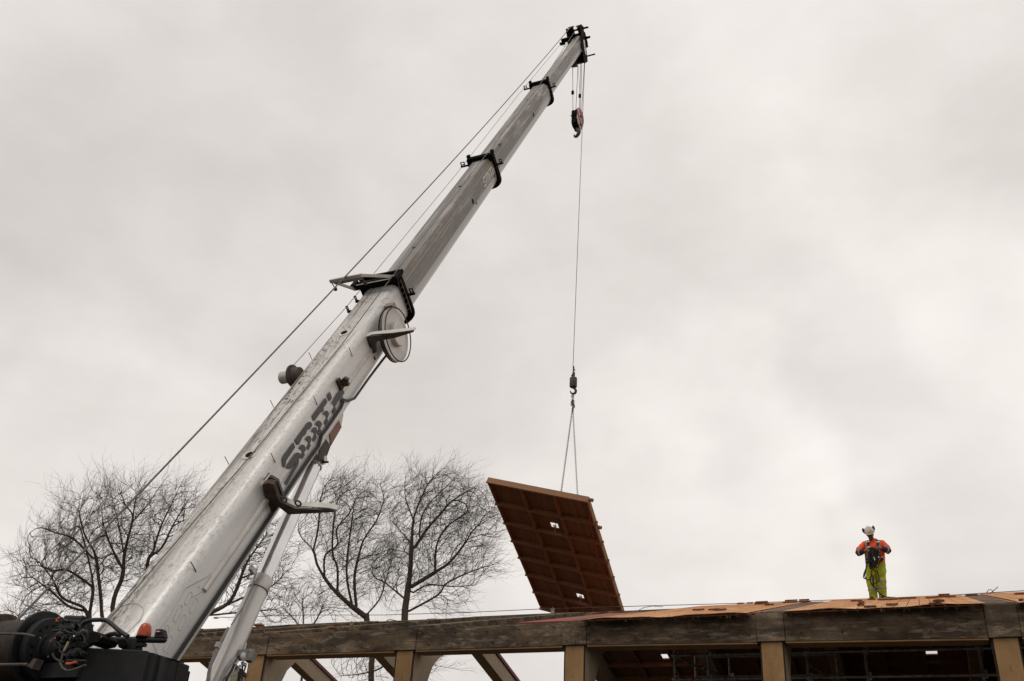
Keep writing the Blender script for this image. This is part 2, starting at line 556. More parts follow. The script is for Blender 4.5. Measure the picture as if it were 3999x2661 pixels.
# ---- base section
def bprof(y):
    k = min(1, max(0, (-y - 1) / 8))
    return prof(.385 + .01 * k, .423, -.10 - .02 * k, .43 + .075 * k, .15)
mb = MB()
boom_tube(mb, [(y, bprof(y)) for y in (-10.9, -9, -7, -5, -3, -1, -.12)])
boom = mb.build('base_boom', M['boom'], crane, BFR, angle=50)

def bside(mb, pts, s, d, mi=0):
    mb.prism([bs(px, py, s) for px, py in pts], BA * d, mi)

# long moulded rib on the side and the pressed pockets near the foot
S0 = .393
mb = MB()
y0, y1 = bl(bs(795, 2305, S0))[1], -.6
rp = [(S0 - .015, -.06), (S0 + .022, -.05), (S0 + .040, -.025), (S0 + .040, .0), (S0 + .022, .025), (S0 - .015, .035)]
yk = bl(bs(1085, 1880, S0))[1]
mb.loft([[Bw(S0 + (x - S0) * kk, y, h) for x, h in rp] for y, kk in ((y0, 1), (yk, 1), (yk + .15, .28), (y1, .28))])
mb.build('side_rib', M['silver'], boom, BFR)
def stadium(px0, px1, w):
    a, b = bl(bs(*px0, S0)), bl(bs(*px1, S0))
    d = (b - a)[1:]; Ld = np.linalg.norm(d); d = d / Ld; q = np.array([-d[1], d[0]])
    pts = []
    for k in range(9):
        t = math.pi / 2 + math.pi * k / 8; pts.append(a[1:] + w * (math.cos(t) * d + math.sin(t) * q))
    for k in range(9):
        t = -math.pi / 2 + math.pi * k / 8; pts.append(b[1:] + w * (math.cos(t) * d + math.sin(t) * q))
    pts.append(pts[0])
    return [Bw(S0 - .002, *p) for p in pts]
for p0, p1 in (((728, 2352), (744, 2322)), ((747, 2384), (765, 2347)), ((684, 2418), (705, 2374)), ((702, 2452), (719, 2412)), ((646, 2500), (652, 2452)), ((644, 2532), (665, 2492))):
    MB().tube(stadium(p0, p1, .033), .0085, 6, False).build('pressed_pocket', M['silver'], boom, BFR)
mb = MB()
mb.tube([bs(*q, S0) for q in ((600, 2490), (665, 2395), (722, 2297), (806, 2252), (822, 2236))], .013, 6)
mb.tube([bs(*q, S0) for q in ((750, 2332), (815, 2297), (830, 2270))], .007, 6)
mb.tube([bs(*q, S0) for q in ((596, 2512), (618, 2560))], .007, 6)
mb.build('weld_seam', M['silver'], boom, BFR)
# rounded doubler plate and the two lifting ports on the upper face
mb = MB()
mb.tube([bh(*q, .424) for q in ((380, 2462), (430, 2400), (465, 2372), (505, 2357), (540, 2358), (560, 2375), (562, 2395), (545, 2425), (495, 2475))], .009, 6)
mb.build('doubler_edge', M['silver'], boom, BFR)
for c in ((975, 1777), (1345, 1300)):
    p = bh(*c, .423)
    m1 = MB().lathe(p - BN * .01, BN, [(.05, 0), (.125, 0), (.125, .02), (.10, .026), (.06, .014), (.05, .014)], 28)
    ring_ = m1.build('lifting_port', M['silver'], boom, BFR)
    MB().lathe(p - BN * .004, BN, [(.002, .0), (.062, .0), (.062, .02), (.002, .02)], 20).build('port_hole', M['black'], ring_, BFR)
# little bent rope guides along both upper edges
for (x0, yy0, x1, yy1) in ((1068, 1786, 1076, 1806), (1231, 1561, 1240, 1581), (1371, 1373, 1377, 1391), (758, 2211, 767, 2233)):
    p = bs(x1, yy1, .40); q = bs(x0, yy0, .40)
    q = p + BN * .17
    MB().tube([p - BA * .06, p, p + .1 * (q - p), q], .007, 6).build('rope_guide', M['rust'], boom, BFR)
for px in ((890, 1806), (1066, 1584), (1217, 1400)):
    p = bs(*px, -.36); p = Bw(-.36, bl(p)[1], .38)
    MB().tube([p, p + BN * .15], .006, 6).build('rope_guide', M['rust'], boom, BFR)

# ---- lettering SMITH, slanted block letters with the moulded break through them
def letters(mb, o, ex, ey, en, h, split=False):
    """o: lower left, ex along the word, ey up, en outwards; h = letter height"""
    sh = .34
    def bar(x0, y0, x1, y1):
        pts = [(x0, y0), (x1, y0), (x1, y1), (x0, y1)]
        mb.prism([o + ex * h * (x + sh * y) + ey * h * y for x, y in pts], en * .004)
    def cut(x0, y0, x1, y1, r):
        # bar with rounded upper left / lower right corners
        pts = [(x0, y0), (x1 - r, y0), (x1 - r * .3, y0 + r * .3), (x1, y0 + r), (x1, y1), (x0 + r, y1), (x0 + r * .3, y1 - r * .3), (x0, y1 - r)]
        mb.prism([o + ex * h * (x + sh * y) + ey * h * y for x, y in pts], en * .004)
    t = .23; g = .12 if split else 0
    a, b = .50, .50 + g
    # S
    cut(0, .78, .92, 1.0, .12); bar(0, b, t, .78); cut(0, a - t * .45, .92, a, .12); bar(.92 - t, .2, .92, a - t * .45); bar(0, 0, .80, .2)
    x = 1.04
    # M
    cut(x, .78, x + 1.22, 1.0, .12)
    for k in range(3):
        q = x + k * (1.22 - t) / 2
        bar(q, b, q + t, .78) if not split or k == 0 else bar(q, b + .04, q + t, .78)
        bar(q, 0, q + t, a)
    x += 1.34
    bar(x, 0, x + t, a); bar(x, b, x + t, 1.0)          # I
    x += .35
    bar(x, .78, x + .95, 1.0); bar(x + .36, b, x + .36 + t, .78); bar(x + .36, 0, x + .36 + t, a)   # T
    x += 1.07
    bar(x, 0, x + t, a - .1); bar(x, b, x + t, 1.0); bar(x, a - .1, x + .9, a + .04); bar(x + .9 - t, 0, x + .9, a - .1); bar(x + .9 - t, b, x + .9, 1.0)
    return x + .9
mb = MB()
def small_letters(par, y_end, s, h0, hh, stretch=1.0):
    mb = MB()
    letters(mb, Bw(s, y_end - 4.75 * hh * stretch, h0), B * stretch, BN, BA, hh)
    return mb.build('lettering', M['decal_pale'], par, BFR)
mb = MB()
for pts in ([(285, 1395), (282, 1330), (300, 1290), (430, 1112), (454, 1182), (332, 1365), (327, 1420), (310, 1455), (288, 1420)],
            [(335, 1440), (400, 1340), (455, 1265), (485, 1250), (515, 1260), (530, 1290), (525, 1315), (400, 1465), (375, 1475), (345, 1465)],
            [(480, 1365), (500, 1340), (503, 1390), (488, 1430), (338, 1690), (318, 1652)],
            [(450, 1085), (620, 850), (645, 840), (672, 855), (680, 885), (665, 920), (640, 945), (610, 955), (600, 1000), (575, 1030), (555, 1040), (515, 1120), (510, 1145), (485, 1150)],
            [(505, 1190), (545, 1143), (575, 1155), (592, 1195), (590, 1225), (570, 1260), (585, 1280), (545, 1342), (528, 1300), (548, 1255), (530, 1210)],
            [(588, 1075), (625, 1027), (655, 1035), (670, 1075), (650, 1135), (663, 1160), (626, 1225), (610, 1185), (630, 1140), (613, 1090)],
            [(666, 965), (705, 913), (735, 920), (748, 955), (728, 1020), (742, 1045), (705, 1115), (690, 1075), (710, 1025), (693, 975)],
            [(722, 880), (755, 825), (785, 830), (808, 865), (805, 895), (785, 930), (803, 965), (768, 1022), (752, 985), (772, 940), (750, 890)],
            [(678, 765), (858, 520), (882, 585), (832, 655), (835, 690), (815, 715), (795, 715), (705, 838)],
            [(825, 735), (860, 693), (890, 700), (903, 745), (880, 800), (895, 835), (862, 888), (848, 855), (868, 800), (853, 750)],
            [(880, 490), (915, 440), (943, 520), (930, 550), (910, 570)],
            [(945, 590), (1010, 470), (1075, 400), (1095, 420), (1108, 465), (1010, 590), (1000, 620), (985, 640), (998, 685), (965, 735), (950, 700), (970, 650)],
            [(1055, 560), (1085, 500), (1098, 545), (1070, 595)]):
    mb.prism([bs(1020 + x / 3.408, 1400 + y / 3.408, S0 + .013) for x, y in pts], BA * .004)
mb.build('lettering', M['decal'], boom, BFR)
# clip the letters' middle: the rib stands proud of them

# ---- telescopic sections
def sprof(k):
    return prof(.315 * k, .365 * k, -.13 * k, .43 * k, 0, (.10 * k, .12 * k), 2.3)
secs = []
for i, (k, ya, yb, m_) in enumerate(((1.0, -1.0, 8.0, 'sec2'), (.915, 7.0, 16.0, 'sec3'), (.72, 15.0, 24.0, 'sec4'))):
    mb = MB(); boom_tube(mb, [(y, sprof(k)) for y in np.linspace(ya, yb, 6)])
    secs.append(mb.build('boom_section', M[m_], crane, mat4(BP, BA * k, B, BN * k), angle=12))
small_letters(secs[0], 7.86, .316, -.055, .25, 1.0)
small_letters(secs[1], 15.86, .29, -.05, .235, 1.0)
small_letters(secs[2], 23.75, .228, -.04, .19, 1.0)
# locking-pin holes
for s_, y_, h_, k_, r_ in ((.315, 5.55, .0, 0, .085), (.288, 13.2, .0, 1, .085), (.315, 7.7, -.11, 0, .04), (.315, 5.75, -.13, 0, .04), (.308, 5.3, -.16, 0, .03), (.226, 23.75, .1, 2, .05)):
    MB().lathe(Bw(s_ - .004, y_, h_), BA, [(.002, 0), (r_ * .85, 0), (r_ * .85, .006), (.002, .006)], 20).build('pin_hole', M['black'], secs[k_], BFR)
for c, k_ in (((1617, 967), 0), ((1798, 728), 0), ((2061, 390), 1), ((1953, 563), 1)):
    p = bh(*c, (.366, .335)[k_])
    MB().lathe(p - BN * .003, BN, [(.002, 0), (.05, 0), (.05, .006), (.002, .006)], 16).build('pin_hole', M['black'], secs[k_], BFR)

# ---- collars
def collar(par, y, hw, ht, hb, inner, ears=True):
    mb = MB()
    outer = [(max(-hw, min(hw, x * 1.0)), h) for x, h in prof(hw, ht, -.13, hb, 0, (.015, .05), 3.2)]
    ringplate(mb, outer, inner, y - .12, y + .01)
    ringplate(mb, [(x * 1.02, h * 1.02) for x, h in outer], outer, y - .035, y + .035)
    if ears:
        for s in (-1, 1):
            mb.box(Bw(s * (hw - .035), y, ht), BA, B, BN, (-.038, .038), (-.02, .11), (-.03, .065))
    c = mb.build('collar', M['black'], par, BFR, bevel=.006)
    return c
c0 = collar(boom, 0, .46, .54, .50, bprof(0))
c1 = collar(secs[0], 8.0, .385, .47, .50, sprof(1.0)[:])
c2 = collar(secs[1], 16.0, .35, .43, .46, sprof(.915))
# double beam on top of the first collar, its bare front edge, strapping and side ladder plates
mb = MB()
mb.box(Bw(0, 0, .55), BA, B, BN, (-.50, .50), (-.30, -.22), (-.04, .07))
mb.box(Bw(0, 0, .55), BA, B, BN, (-.44, .47), (.10, .17), (-.02, .06))
mb.box(Bw(0, 0, .55), BA, B, BN, (-.47, .49), (-.14, -.07), (.02, .05))
for s in (-.47, .47):
    mb.box(Bw(s, 0, .55), BA, B, BN, (-.05, .05), (-.34, -.12), (.02, .11))
mb.build('collar_beam', M['black'], c0, BFR, bevel=.006)
MB().box(Bw(0, 0, .55), BA, B, BN, (-.495, .44), (-.31, -.27), (.068, .075)).build('beam_edge', M['edge'], c0, BFR)
mb = MB()
for s in (.482, .40):
    mb.tube([Bw(s, -.12, .5), Bw(s + .004, -.14, .1), Bw(s - .02, -.14, -.25)], .008, 6)
for k in range(6):
    h = .42 - .12 * k
    mb.tube([Bw(.40, -.135, h), Bw(.482, -.135, h + .05)], .007, 5)
mb.build('ladder_strap', M['edge'], c0, BFR)
# roller brackets on both sides of each collar
def roller(par, y, s, sg, L=.20, h=.12):
    mb = MB()
    mb.box(Bw(s, y, h), BA * sg, B, BN, (0, L), (-.022, .022), (-.022, .022))
    mb.box(Bw(s, y, h), BA * sg, B, BN, (L * .45, L * .52), (-.018, .018), (.02, .13))
    mb.box(Bw(s, y, h), BA * sg, B, BN, (L * .85, L * .92), (-.018, .018), (.02, .13))
    mb.cyl(Bw(s + sg * L * .45, y, h + .115), Bw(s + sg * L * .92, y, h + .115), .012, 8)
    mb.cyl(Bw(s + sg * L * .45, y, h + .05), Bw(s + sg * L * .92, y, h + .05), .012, 8)
    mb.build('rope_roller', M['black'], par, BFR)
for par, y, hw in ((c0, -.06, .475), (c1, 8.0, .40), (c2, 16.0, .365)):
    roller(par, y, hw, 1, .17)
roller(c1, 8.0 - .25, -.30, -1, .24, .34); roller(c2, 16.0 - .25, -.28, -1, .24, .32)
roller(boom, -.50, -.36, -1, .08, .36); roller(boom, -.95, -.36, -1, .08, .36)

# rope guard over the first collar
def bar(mb, p, q, w, t, up):
    d = unit(q - p); x = unit(np.cross(d, up)); u = np.cross(x, d)
    mb.box(p, x, d, u, (-w / 2, w / 2), (-.02, np.linalg.norm(q - p) + .02), (-t / 2, t / 2))
g1 = Bw(-.47, -.30, .55); g4 = Bw(.44, -.22, .62)
g2 = bs(1293, 1098, -.55); g3 = bs(1420, 1083, .12)
g3 = g2 + BA * np.linalg.norm(g3 - g2) * .98
mb = MB()
bar(mb, g1, g2, .05, .05, BN); bar(mb, g2, g3, .055, .07, BN); bar(mb, g3, g4, .055, .06, BN)
guard = mb.build('rope_guard', M['silver'], boom, BFR, bevel=.004)
mb = MB(); bar(mb, g2 + BA * .1 - BN * .06, g3 - BA * .02 - BN * .06, .06, .05, BN)
mb.build('guard_roller', M['edge'], guard, BFR)
for g in (g2, g3):
    mb = MB(); q = g - BN * .14 + BA * .06 - B * .06
    mb.tube([g - BN * .03, q], .010, 6); mb.box(q, BA, B, BN, (-.025, .025), (-.025, .025), (-.05, .01))
    mb.build('roller_latch', M['rust'], guard, BFR)

# ---- hose reel on the right, drum motor on the left
rc_ = bs(1541, 1309, .60)
mb = MB()
mb.lathe(rc_ - BA * .06, BA, [(.05, 0), (.50, 0), (.515, .01), (.50, .02), (.33, .025), (.33, .06), (.50, .065), (.525, .07), (.525, .085), (.50, .09), (.46, .083), (.05, .08)], 56)
reel = mb.build('hose_reel', M['silver'], boom, mat4(rc_, BA, B, BN))
MB().lathe(rc_, BA, [(.235, .015), (.235, .10), (.22, .115), (.02, .115)], 40).build('reel_hub', M['silver'], reel, mat4(rc_, BA, B, BN))
MB().lathe(rc_ - BA * .036, BA, [(.34, 0), (.47, .0), (.47, .035), (.34, .035)], 48).build('wound_hose', M['rust'], reel, mat4(rc_, BA, B, BN))
MB().ring(rc_ + BA * .08, B, BN, .525, .013, 56).build('reel_rim', M['rust'], reel, mat4(rc_, BA, B, BN))
MB().ring(rc_ - BA * .055, B, BN, .515, .014, 56).build('reel_rim', M['black'], reel, mat4(rc_, BA, B, BN))
MB().cyl(rc_ - BA * .32, rc_ - BA * .05, .07).build('reel_axle', M['silver'], boom, BFR)
q_ = bs(1533, 1200, .52)
MB().box(q_, BA, B, BN, (-.12, .06), (-.09, .05), (-.07, .08)).build('reel_bracket', M['edge'], boom, BFR)
dm = bs(1150, 1468, -.52)
mb = MB().lathe(dm - BA * .03, BA, [(.03, -.02), (.20, -.02), (.205, 0), (.205, .02), (.16, .03), (.14, .16), (.03, .2)], 32)
drum = mb.build('hose_drum', M['grime'], boom, mat4(dm, BA, B, BN))
MB().lathe(dm - BA * .27, BA, [(.02, 0), (.105, 0), (.112, .012), (.112, .25), (.02, .25)], 24).build('drum_motor', M['silver'], drum, mat4(dm, BA, B, BN))

# ---- folded jib brackets
def nb_plane(px, py, y):
    return on_plane(px, py, Bw(0, y, 0), B)
ya = bl(bs(1450, 1320, .45))[1]
def zpoly(pts, ox, oy, k, y):
    return [nb_plane(ox + x / k, oy + yy / k, y) for x, yy in pts]
f6 = lambda pts, y=ya: zpoly(pts, 1280, 1050, 3.92, y)
jb = MB()
jb.prism(f6([(600, 1040), (690, 1010), (1000, 985), (1330, 930), (1325, 950), (1060, 1035), (830, 1080), (770, 1090), (745, 1130), (755, 1260), (690, 1280), (650, 1200)]), -B * .05)
jar = jb.build('jib_bracket', M['grime'], boom, BFR)  # underside shade put into the colour; the upward face is lighter silver
def fup(f, pts, ref):
    p0 = f([ref])[0]
    return [on_plane(*_px(f, q), p0, BN) for q in pts]
def _px(f, q):
    return (1280 + q[0] / 3.92, 1050 + q[1] / 3.92) if f is f6 else (960 + q[0] / 3.335, 1830 + q[1] / 3.335)
mb = MB(); mb.prism(fup(f6, [(585, 1030), (640, 985), (700, 970), (1345, 900), (1358, 912), (1325, 942), (1000, 985), (690, 1010), (600, 1045)], (690, 1010)), BN * .012)
mb.build('bracket_top', M['silver'], jar, BFR)
mb = MB(); mb.prism(f6([(585, 1080), (610, 1075), (680, 1260), (660, 1270), (610, 1215)], ya - .05), -B * .02)
mb.prism(f6([(640, 1385), (665, 1320), (690, 1385), (668, 1405)], ya - .05), -B * .015)
mb.prism(f6([(700, 1370), (715, 1325), (742, 1380), (725, 1400)], ya - .05), -B * .015)
mb.build('bracket_lug', M['grime'], jar, BFR)
yb_ = bl(bs(1062, 1930, .45))[1]
f5 = lambda pts, y=yb_: zpoly(pts, 960, 1830, 3.335, y)
mb = MB()
mb.prism(f5([(250, 160), (330, 132), (400, 155), (440, 300), (490, 390), (475, 440), (400, 520), (350, 535), (310, 420)]), -B * .10)
chan = mb.build('jib_bracket', M['rust'], boom, BFR, bevel=.005)
mb = MB()
mb.prism(f5([(290, 130), (322, 82), (350, 84), (435, 138), (505, 335), (455, 345), (400, 165), (350, 140)], yb_ + .06), -B * .05)
mb.build('bracket_plate', M['decal'], chan, BFR)
mb = MB()
mb.prism(f5([(440, 475), (490, 420), (560, 455), (655, 500), (740, 505), (1080, 520), (1190, 545), (570, 577)], yb_ - .06), -B * .04)
arm = mb.build('bracket_arm', M['grime'], chan, BFR)  # arm coloured dark as a shaded underside, with a lighter upper face
mb = MB()
mb.prism(fup(f5, [(482, 392), (520, 368), (640, 440), (720, 462), (860, 442), (1080, 460), (1225, 490), (1190, 545), (1080, 520), (740, 500), (655, 502), (490, 425)], (740, 500)), BN * .015)
mb.build('arm_top', M['silver'], chan, BFR)
for c in ((507, 386), (692, 436)):
    p = f5([c], yb_ - .10)[0]
    MB().ring(p - B * .03, BA, BN, .045, .014).build('bracket_eye', M['grime'], chan, BFR)
mb = MB(); mb.prism(f5([(185, 205), (320, 20), (335, 30), (245, 150), (235, 215)], yb_ + .1), -B * .05)
mb.build('bracket_rail', M['silver'], chan, BFR)
# small latch half way up the lettering
yc = bl(bs(1330, 1490, .42))[1]
f1 = lambda pts, y=yc: zpoly(pts, 1020, 1400, 3.408, y)
mb = MB()
mb.prism(f1([(1015, 262), (1050, 250), (1108, 385), (1065, 400)]), -B * .09)
lat = mb.build('boom_latch', M['rust'], boom, BFR)
MB().prism(f1([(1075, 270), (1120, 235), (1180, 260), (1165, 300), (1185, 340), (1120, 355), (1085, 310)], yc + .03), -B * .06).build('latch_plate', M['grime'], lat, BFR)
MB().prism(f1([(985, 345), (1015, 300), (1050, 390), (1020, 445)], yc + .02), -B * .04).build('latch_tongue', M['black'], lat, BFR)

# hose running down the lower edge
mb = MB()
hp = [(1522, 1352), (1512, 1385), (1490, 1412), (1440, 1478), (1385, 1556), (1360, 1566), (1345, 1562), (1332, 1594), (1298, 1645), (1276, 1677), (1258, 1700), (1245, 1745), (1215, 1785), (1150, 1880), (1080, 1985), (960, 2165), (850, 2330), (715, 2530), (660, 2610)]
mb.tube([bs(x, y, .41) for x, y in hp], .024, 8)
mb.tube([bs(x - 7, y + 1, .42) for x, y in hp[4:]], .013, 6)
mb.build('hydraulic_hose', M['rubber'], boom, BFR)

# ---- lift cylinder
CN = unit(np.cross(B, Z))
def cp(px, py, off=0):
    return on_plane(px, py, BP + CN * off, CN)
Lt, Lb = cp(1236, 1795), cp(838, 2685)
ld = unit(Lb - Lt); LL = np.linalg.norm(Lb - Lt)
gk = (cp(1018, 2245) - Lt) @ ld
LF = mat4(Lb, unit(np.cross(-ld, CN)), -ld, CN)
LT = lambda k: Lt + ld * k
MB().lathe(LT(.12), ld, [(.02, 0), (.130, 0), (.130, gk)], 40).build('cylinder_rod', M['chrome'], crane, LF)
mb = MB().lathe(LT(gk), ld, [(.10, 0), (.150, 0), (.156, .012), (.156, .20), (.150, .215), (.138, .215), (.150, .235), (.150, LL - gk + 1.2), (.02, LL - gk + 1.2)], 44)
barrel = mb.build('cylinder_barrel', M['cyl'], crane, LF)
MB().ring(LT(gk + .225), unit(np.cross(ld, CN)), CN, .15, .008, 40).build('gland_ring', M['grime'], barrel, LF)
mb = MB().cyl(Lt - CN * .14, Lt + CN * .14, .10, 24); mb.cyl(Lt - CN * .18, Lt + CN * .18, .055, 18)
mb.lathe(LT(.02), ld, [(.05, 0), (.10, .03), (.145, .10), (.145, .14), (.13, .15)], 32)
mb.build('rod_eye', M['cyl'], crane, LF)
mb = MB()
p = cp(1262, 1806, .16); mb.cyl(p - CN * .02, p + CN * .1, .02, 8); mb.cyl(p + ld * -.05, p + ld * .02, .014, 6)
mb.build('grease_fitting', M['rust'], crane, LF)
# bracket that carries the cylinder under the boom
br = [(1238, 1772), (1262, 1700), (1290, 1640), (1318, 1600), (1338, 1585), (1342, 1620), (1333, 1666), (1290, 1742), (1268, 1802), (1250, 1795)]
mb = MB(); mb.prism([bs(x, y, .13) for x, y in br], -BA * .40)
brk = mb.build('cylinder_bracket', M['silver'], boom, BFR)
MB().prism([bs(x, y, .134) for x, y in ((1316, 1630), (1333, 1668), (1291, 1741), (1284, 1668))], BA * .012).build('bracket_panel', M['salmon'], brk, BFR)
MB().prism([bs(x, y, .136) for x, y in ((1265, 1706), (1290, 1742), (1267, 1802), (1243, 1790), (1248, 1745))], BA * .012).build('bracket_panel', M['grime'], brk, BFR)
# hoses and valve block on the barrel
fx = lambda x, y: (780 + x / 7.43, 2450 + y / 7.43)
mb = MB()
mb.tube([cp(*q, .0) for q in ((1004, 2222), (985, 2290), (950, 2370), (905, 2440))] , .012, 6)
mb.tube([cp(*q, .02) for q in (fx(830, 10), fx(670, 310), fx(560, 560), fx(470, 700), fx(400, 900), fx(330, 1080), fx(270, 1330), fx(250, 1568), fx(235, 1800))], [.018, .019, .02, .026, .024, .024, .026, .028, .028], 8)
mb.build('grey_hose', M['greyhose'], barrel, LF)
p = cp(*fx(540, 530), .02)
MB().box(p, LF.col[0].xyz, LF.col[1].xyz, CN, (-.035, .035), (-.04, .04), (-.03, .03)).build('hose_clamp', M['silver'], barrel, LF)
MB().box(cp(986, 2226, .0), LF.col[0].xyz, LF.col[1].xyz, CN, (-.06, .06), (-.035, .035), (-.03, .03)).build('hose_clamp', M['silver'], barrel, LF)
vb = [fx(*q) for q in ((1100, 700), (1130, 645), (1270, 650), (1300, 680), (1400, 650), (1500, 800), (1440, 1000), (1370, 1030), (1300, 960), (1150, 960), (1070, 830))]
mb = MB(); mb.prism([cp(*q, .15) for q in vb], CN * .10)
valve = mb.build('valve_block', M['galv'], barrel, LF, bevel=.004)
p = cp(*fx(1240, 850), .25); MB().lathe(p, CN, [(.02, 0), (.055, 0), (.055, .02), (.03, .035), (.01, .035)], 20).build('valve_cap', M['silver'], valve, LF)
for a_, b_, r_ in (((1300, 640), (1350, 450), .014), ((1130, 950), (1050, 1080), .014), ((1190, 1110), (1150, 1200), .022), ((1340, 1060), (1300, 1110), .02), ((1250, 1000), (1260, 1090), .025)):
    MB().cyl(cp(*fx(*a_), .2), cp(*fx(*b_), .2), r_, 10).build('hose_union', M['cyl'], valve, LF)
mb = MB()
for pts, r_ in (([(1430, 860), (1520, 880), (1555, 950), (1500, 1010), (1400, 1020)], .008), 
                ([(1000, 1090), (930, 1250), (800, 1450), (760, 1600)], .018), ([(1170, 1200), (1160, 1350), (1120, 1600)], .022), ([(1360, 1050), (1300, 1250), (1190, 1400), (1130, 1600)], .012),
                ([(1250, 1100), (1240, 1200), (1260, 1350), (1200, 1600)], .012)):
    mb.tube([cp(*fx(*q), .2) for q in pts], r_, 8)
mb.build('valve_hose', M['rubber'], valve, LF)
for pts, r_ in (([(1050, 870), (980, 960), (880, 1070), (760, 1200), (660, 1400), (600, 1600)], .022), ([(1130, 1120), (1100, 1280), (1000, 1360), (860, 1420), (740, 1600)], .02)):
    MB().tube([cp(*fx(*q), .19) for q in pts], r_, 8).build('grey_hose', M['greyhose'], valve, LF)

# ---- boom head
HF = BFR
hd = MB()
plate = [(2262, 98), (2276, 102), (2281, 140), (2292, 225), (2291, 243), (2281, 249), (2276, 215), (2272, 180), (2268, 140)]
for s in (.27,):
    hd.prism([bs(x, y, s) for x, y in plate], BA * .03)
    hd.prism([bs(x, y, s) - BA * .54 for x, y in plate], -BA * .03)
pe = Bw(0, 24.0, 0)
for h in (-.26, .0, .24):
    hd.box(Bw(0, 24.02, h), BA, B, BN, (-.27, .27), (-.05, .05), (-.05, .05))
ringplate(hd, prof(.30, .34, -.09, .36, 0, (.03, .05), 2.5), sprof(.72), 23.88, 24.02)
head = hd.build('boom_head', M['black'], crane, BFR)
up1, up2 = bs(2234, 121, -.16), bs(2265, 115, .16)
for c in (up1, up2):
    mb = MB()
    for o in (-.055, .055):
        mb.box(c + BA * o, BA, B, BN, (-.012, .012), (-.14, .14), (-.32, .17))
    mb.cyl(c - BA * .10, c + BA * .10, .03, 10)
    mb.box(c + BN * .15, BA, B, BN, (-.13, .13), (-.03, .03), (-.015, .02))
    mb.lathe(c - BA * .04, BA, [(.03, 0), (.17, 0), (.17, .015), (.145, .04), (.17, .065), (.17, .08), (.03, .08)], 26)
    mb.build('upper_sheave', M['black'], head, BFR)
ls = bs(2268, 226, 0)
for k in range(5):
    c = ls + BA * (-.20 + .10 * k)
    MB().lathe(c - BA * .03, BA, [(.03, 0), (.235, 0), (.235, .012), (.205, .03), (.235, .048), (.235, .06), (.03, .06)], 30).build('lower_sheave', M['rust'] if k == 1 else M['black'], head, BFR)
mb = MB().cyl(ls - BA * .3, ls + BA * .62, .03, 10)
mb.cyl(up1 - BA * .25, up2 + BA * .36, .04, 10)
c = bs(2283, 150, .30); mb.box(c, BA, B, BN, (-.1, .12), (-.05, .05), (-.05, .05)); mb.box(c, BA, B, BN, (.12, .24), (-.05, -.02), (-.04, .04)); mb.box(c, BA, B, BN, (.12, .24), (.02, .05), (-.04, .04))
mb.build('sheave_pin', M['black'], head, BFR)
mb = MB()
c = bs(2207, 160, -.34); mb.box(c, BA, B, BN, (-.14, .2), (-.05, .12), (-.06, .1)); mb.box(c, BA, B, BN, (-.2, .0), (-.14, -.03), (-.12, -.02))
mb.box(bs(2222, 150, -.3), BA, B, BN, (-.1, .12), (-.05, .05), (-.05, .05)); mb.cyl(c - BA * .24 - BN * .06, c - BA * .1 - BN * .06, .05, 8)
mb.tube([bs(2196, 172, -.4), bs(2200, 180, -.4), bs(2212, 183, -.35), bs(2222, 170, -.3)], .006, 5)
mb.build('reel_guide', M['black'], head, BFR)
mb = MB(); mb.prism([bs(x, y, .315) for x, y in ((2277, 150), (2282, 150), (2289, 200), (2284, 200))], BA * .006); mb.prism([bs(x, y, .315) for x, y in ((2281, 186), (2286, 186), (2290, 215), (2287, 215))], BA * .007)
mb.build('warning_stripe', M['redlens'], head, BFR)
mb = MB(); c = bs(2238, 256, -.1); mb.prism([bs(x, y, -.12) for x, y in ((2233, 246), (2242, 243), (2242, 258), (2245, 264), (2229, 264))], BA * .14)
mb.build('rope_anchor', M['black'], head, BFR)
mb = MB(); mb.tube([bs(2287, 170, .33), bs(2291, 172, .36), bs(2290, 176, .36)], .008, 5); mb.tube([bs(2288, 183, .33), bs(2293, 185, .36)], .012, 5)
mb.build('cable_clip', M['black'], head, BFR)

# ---- ropes that run along the crane
def sag(p, q, s, n=24):
    return [p + (q - p) * t + np.array([0, 0, -4 * s * t * (1 - t)]) for t in np.linspace(0, 1, n)]
drum_top = W(-9.18, 7.86, 3.87)
drum_top = at_v(62, 2428, 7.9)
MB().tube(sag(drum_top, up1 + BN * .17, .28), .0135, 6).build('hoist_rope', M['rope'], crane)
MB().tube([bh(350, 2505, .60), bh(390, 2462, .50), bh(982, 1777, .45), bh(1335, 1346, .445), bh(1495, 1129, .65), bh(1882, 626, .55), bh(2104, 338, .48), up2 + BN * .17], .010, 6).build('hoist_rope', M['rope'], crane)
MB().tube([dm + BA * .05 + BN * .19, Bw(-.42, -.95, .47), Bw(-.42, -.50, .47), bs(1780, 683, -.52), bs(2022, 374, -.50), bs(2190, 172, -.45)], .006, 6).build('electric_cable', M['rope'], crane)

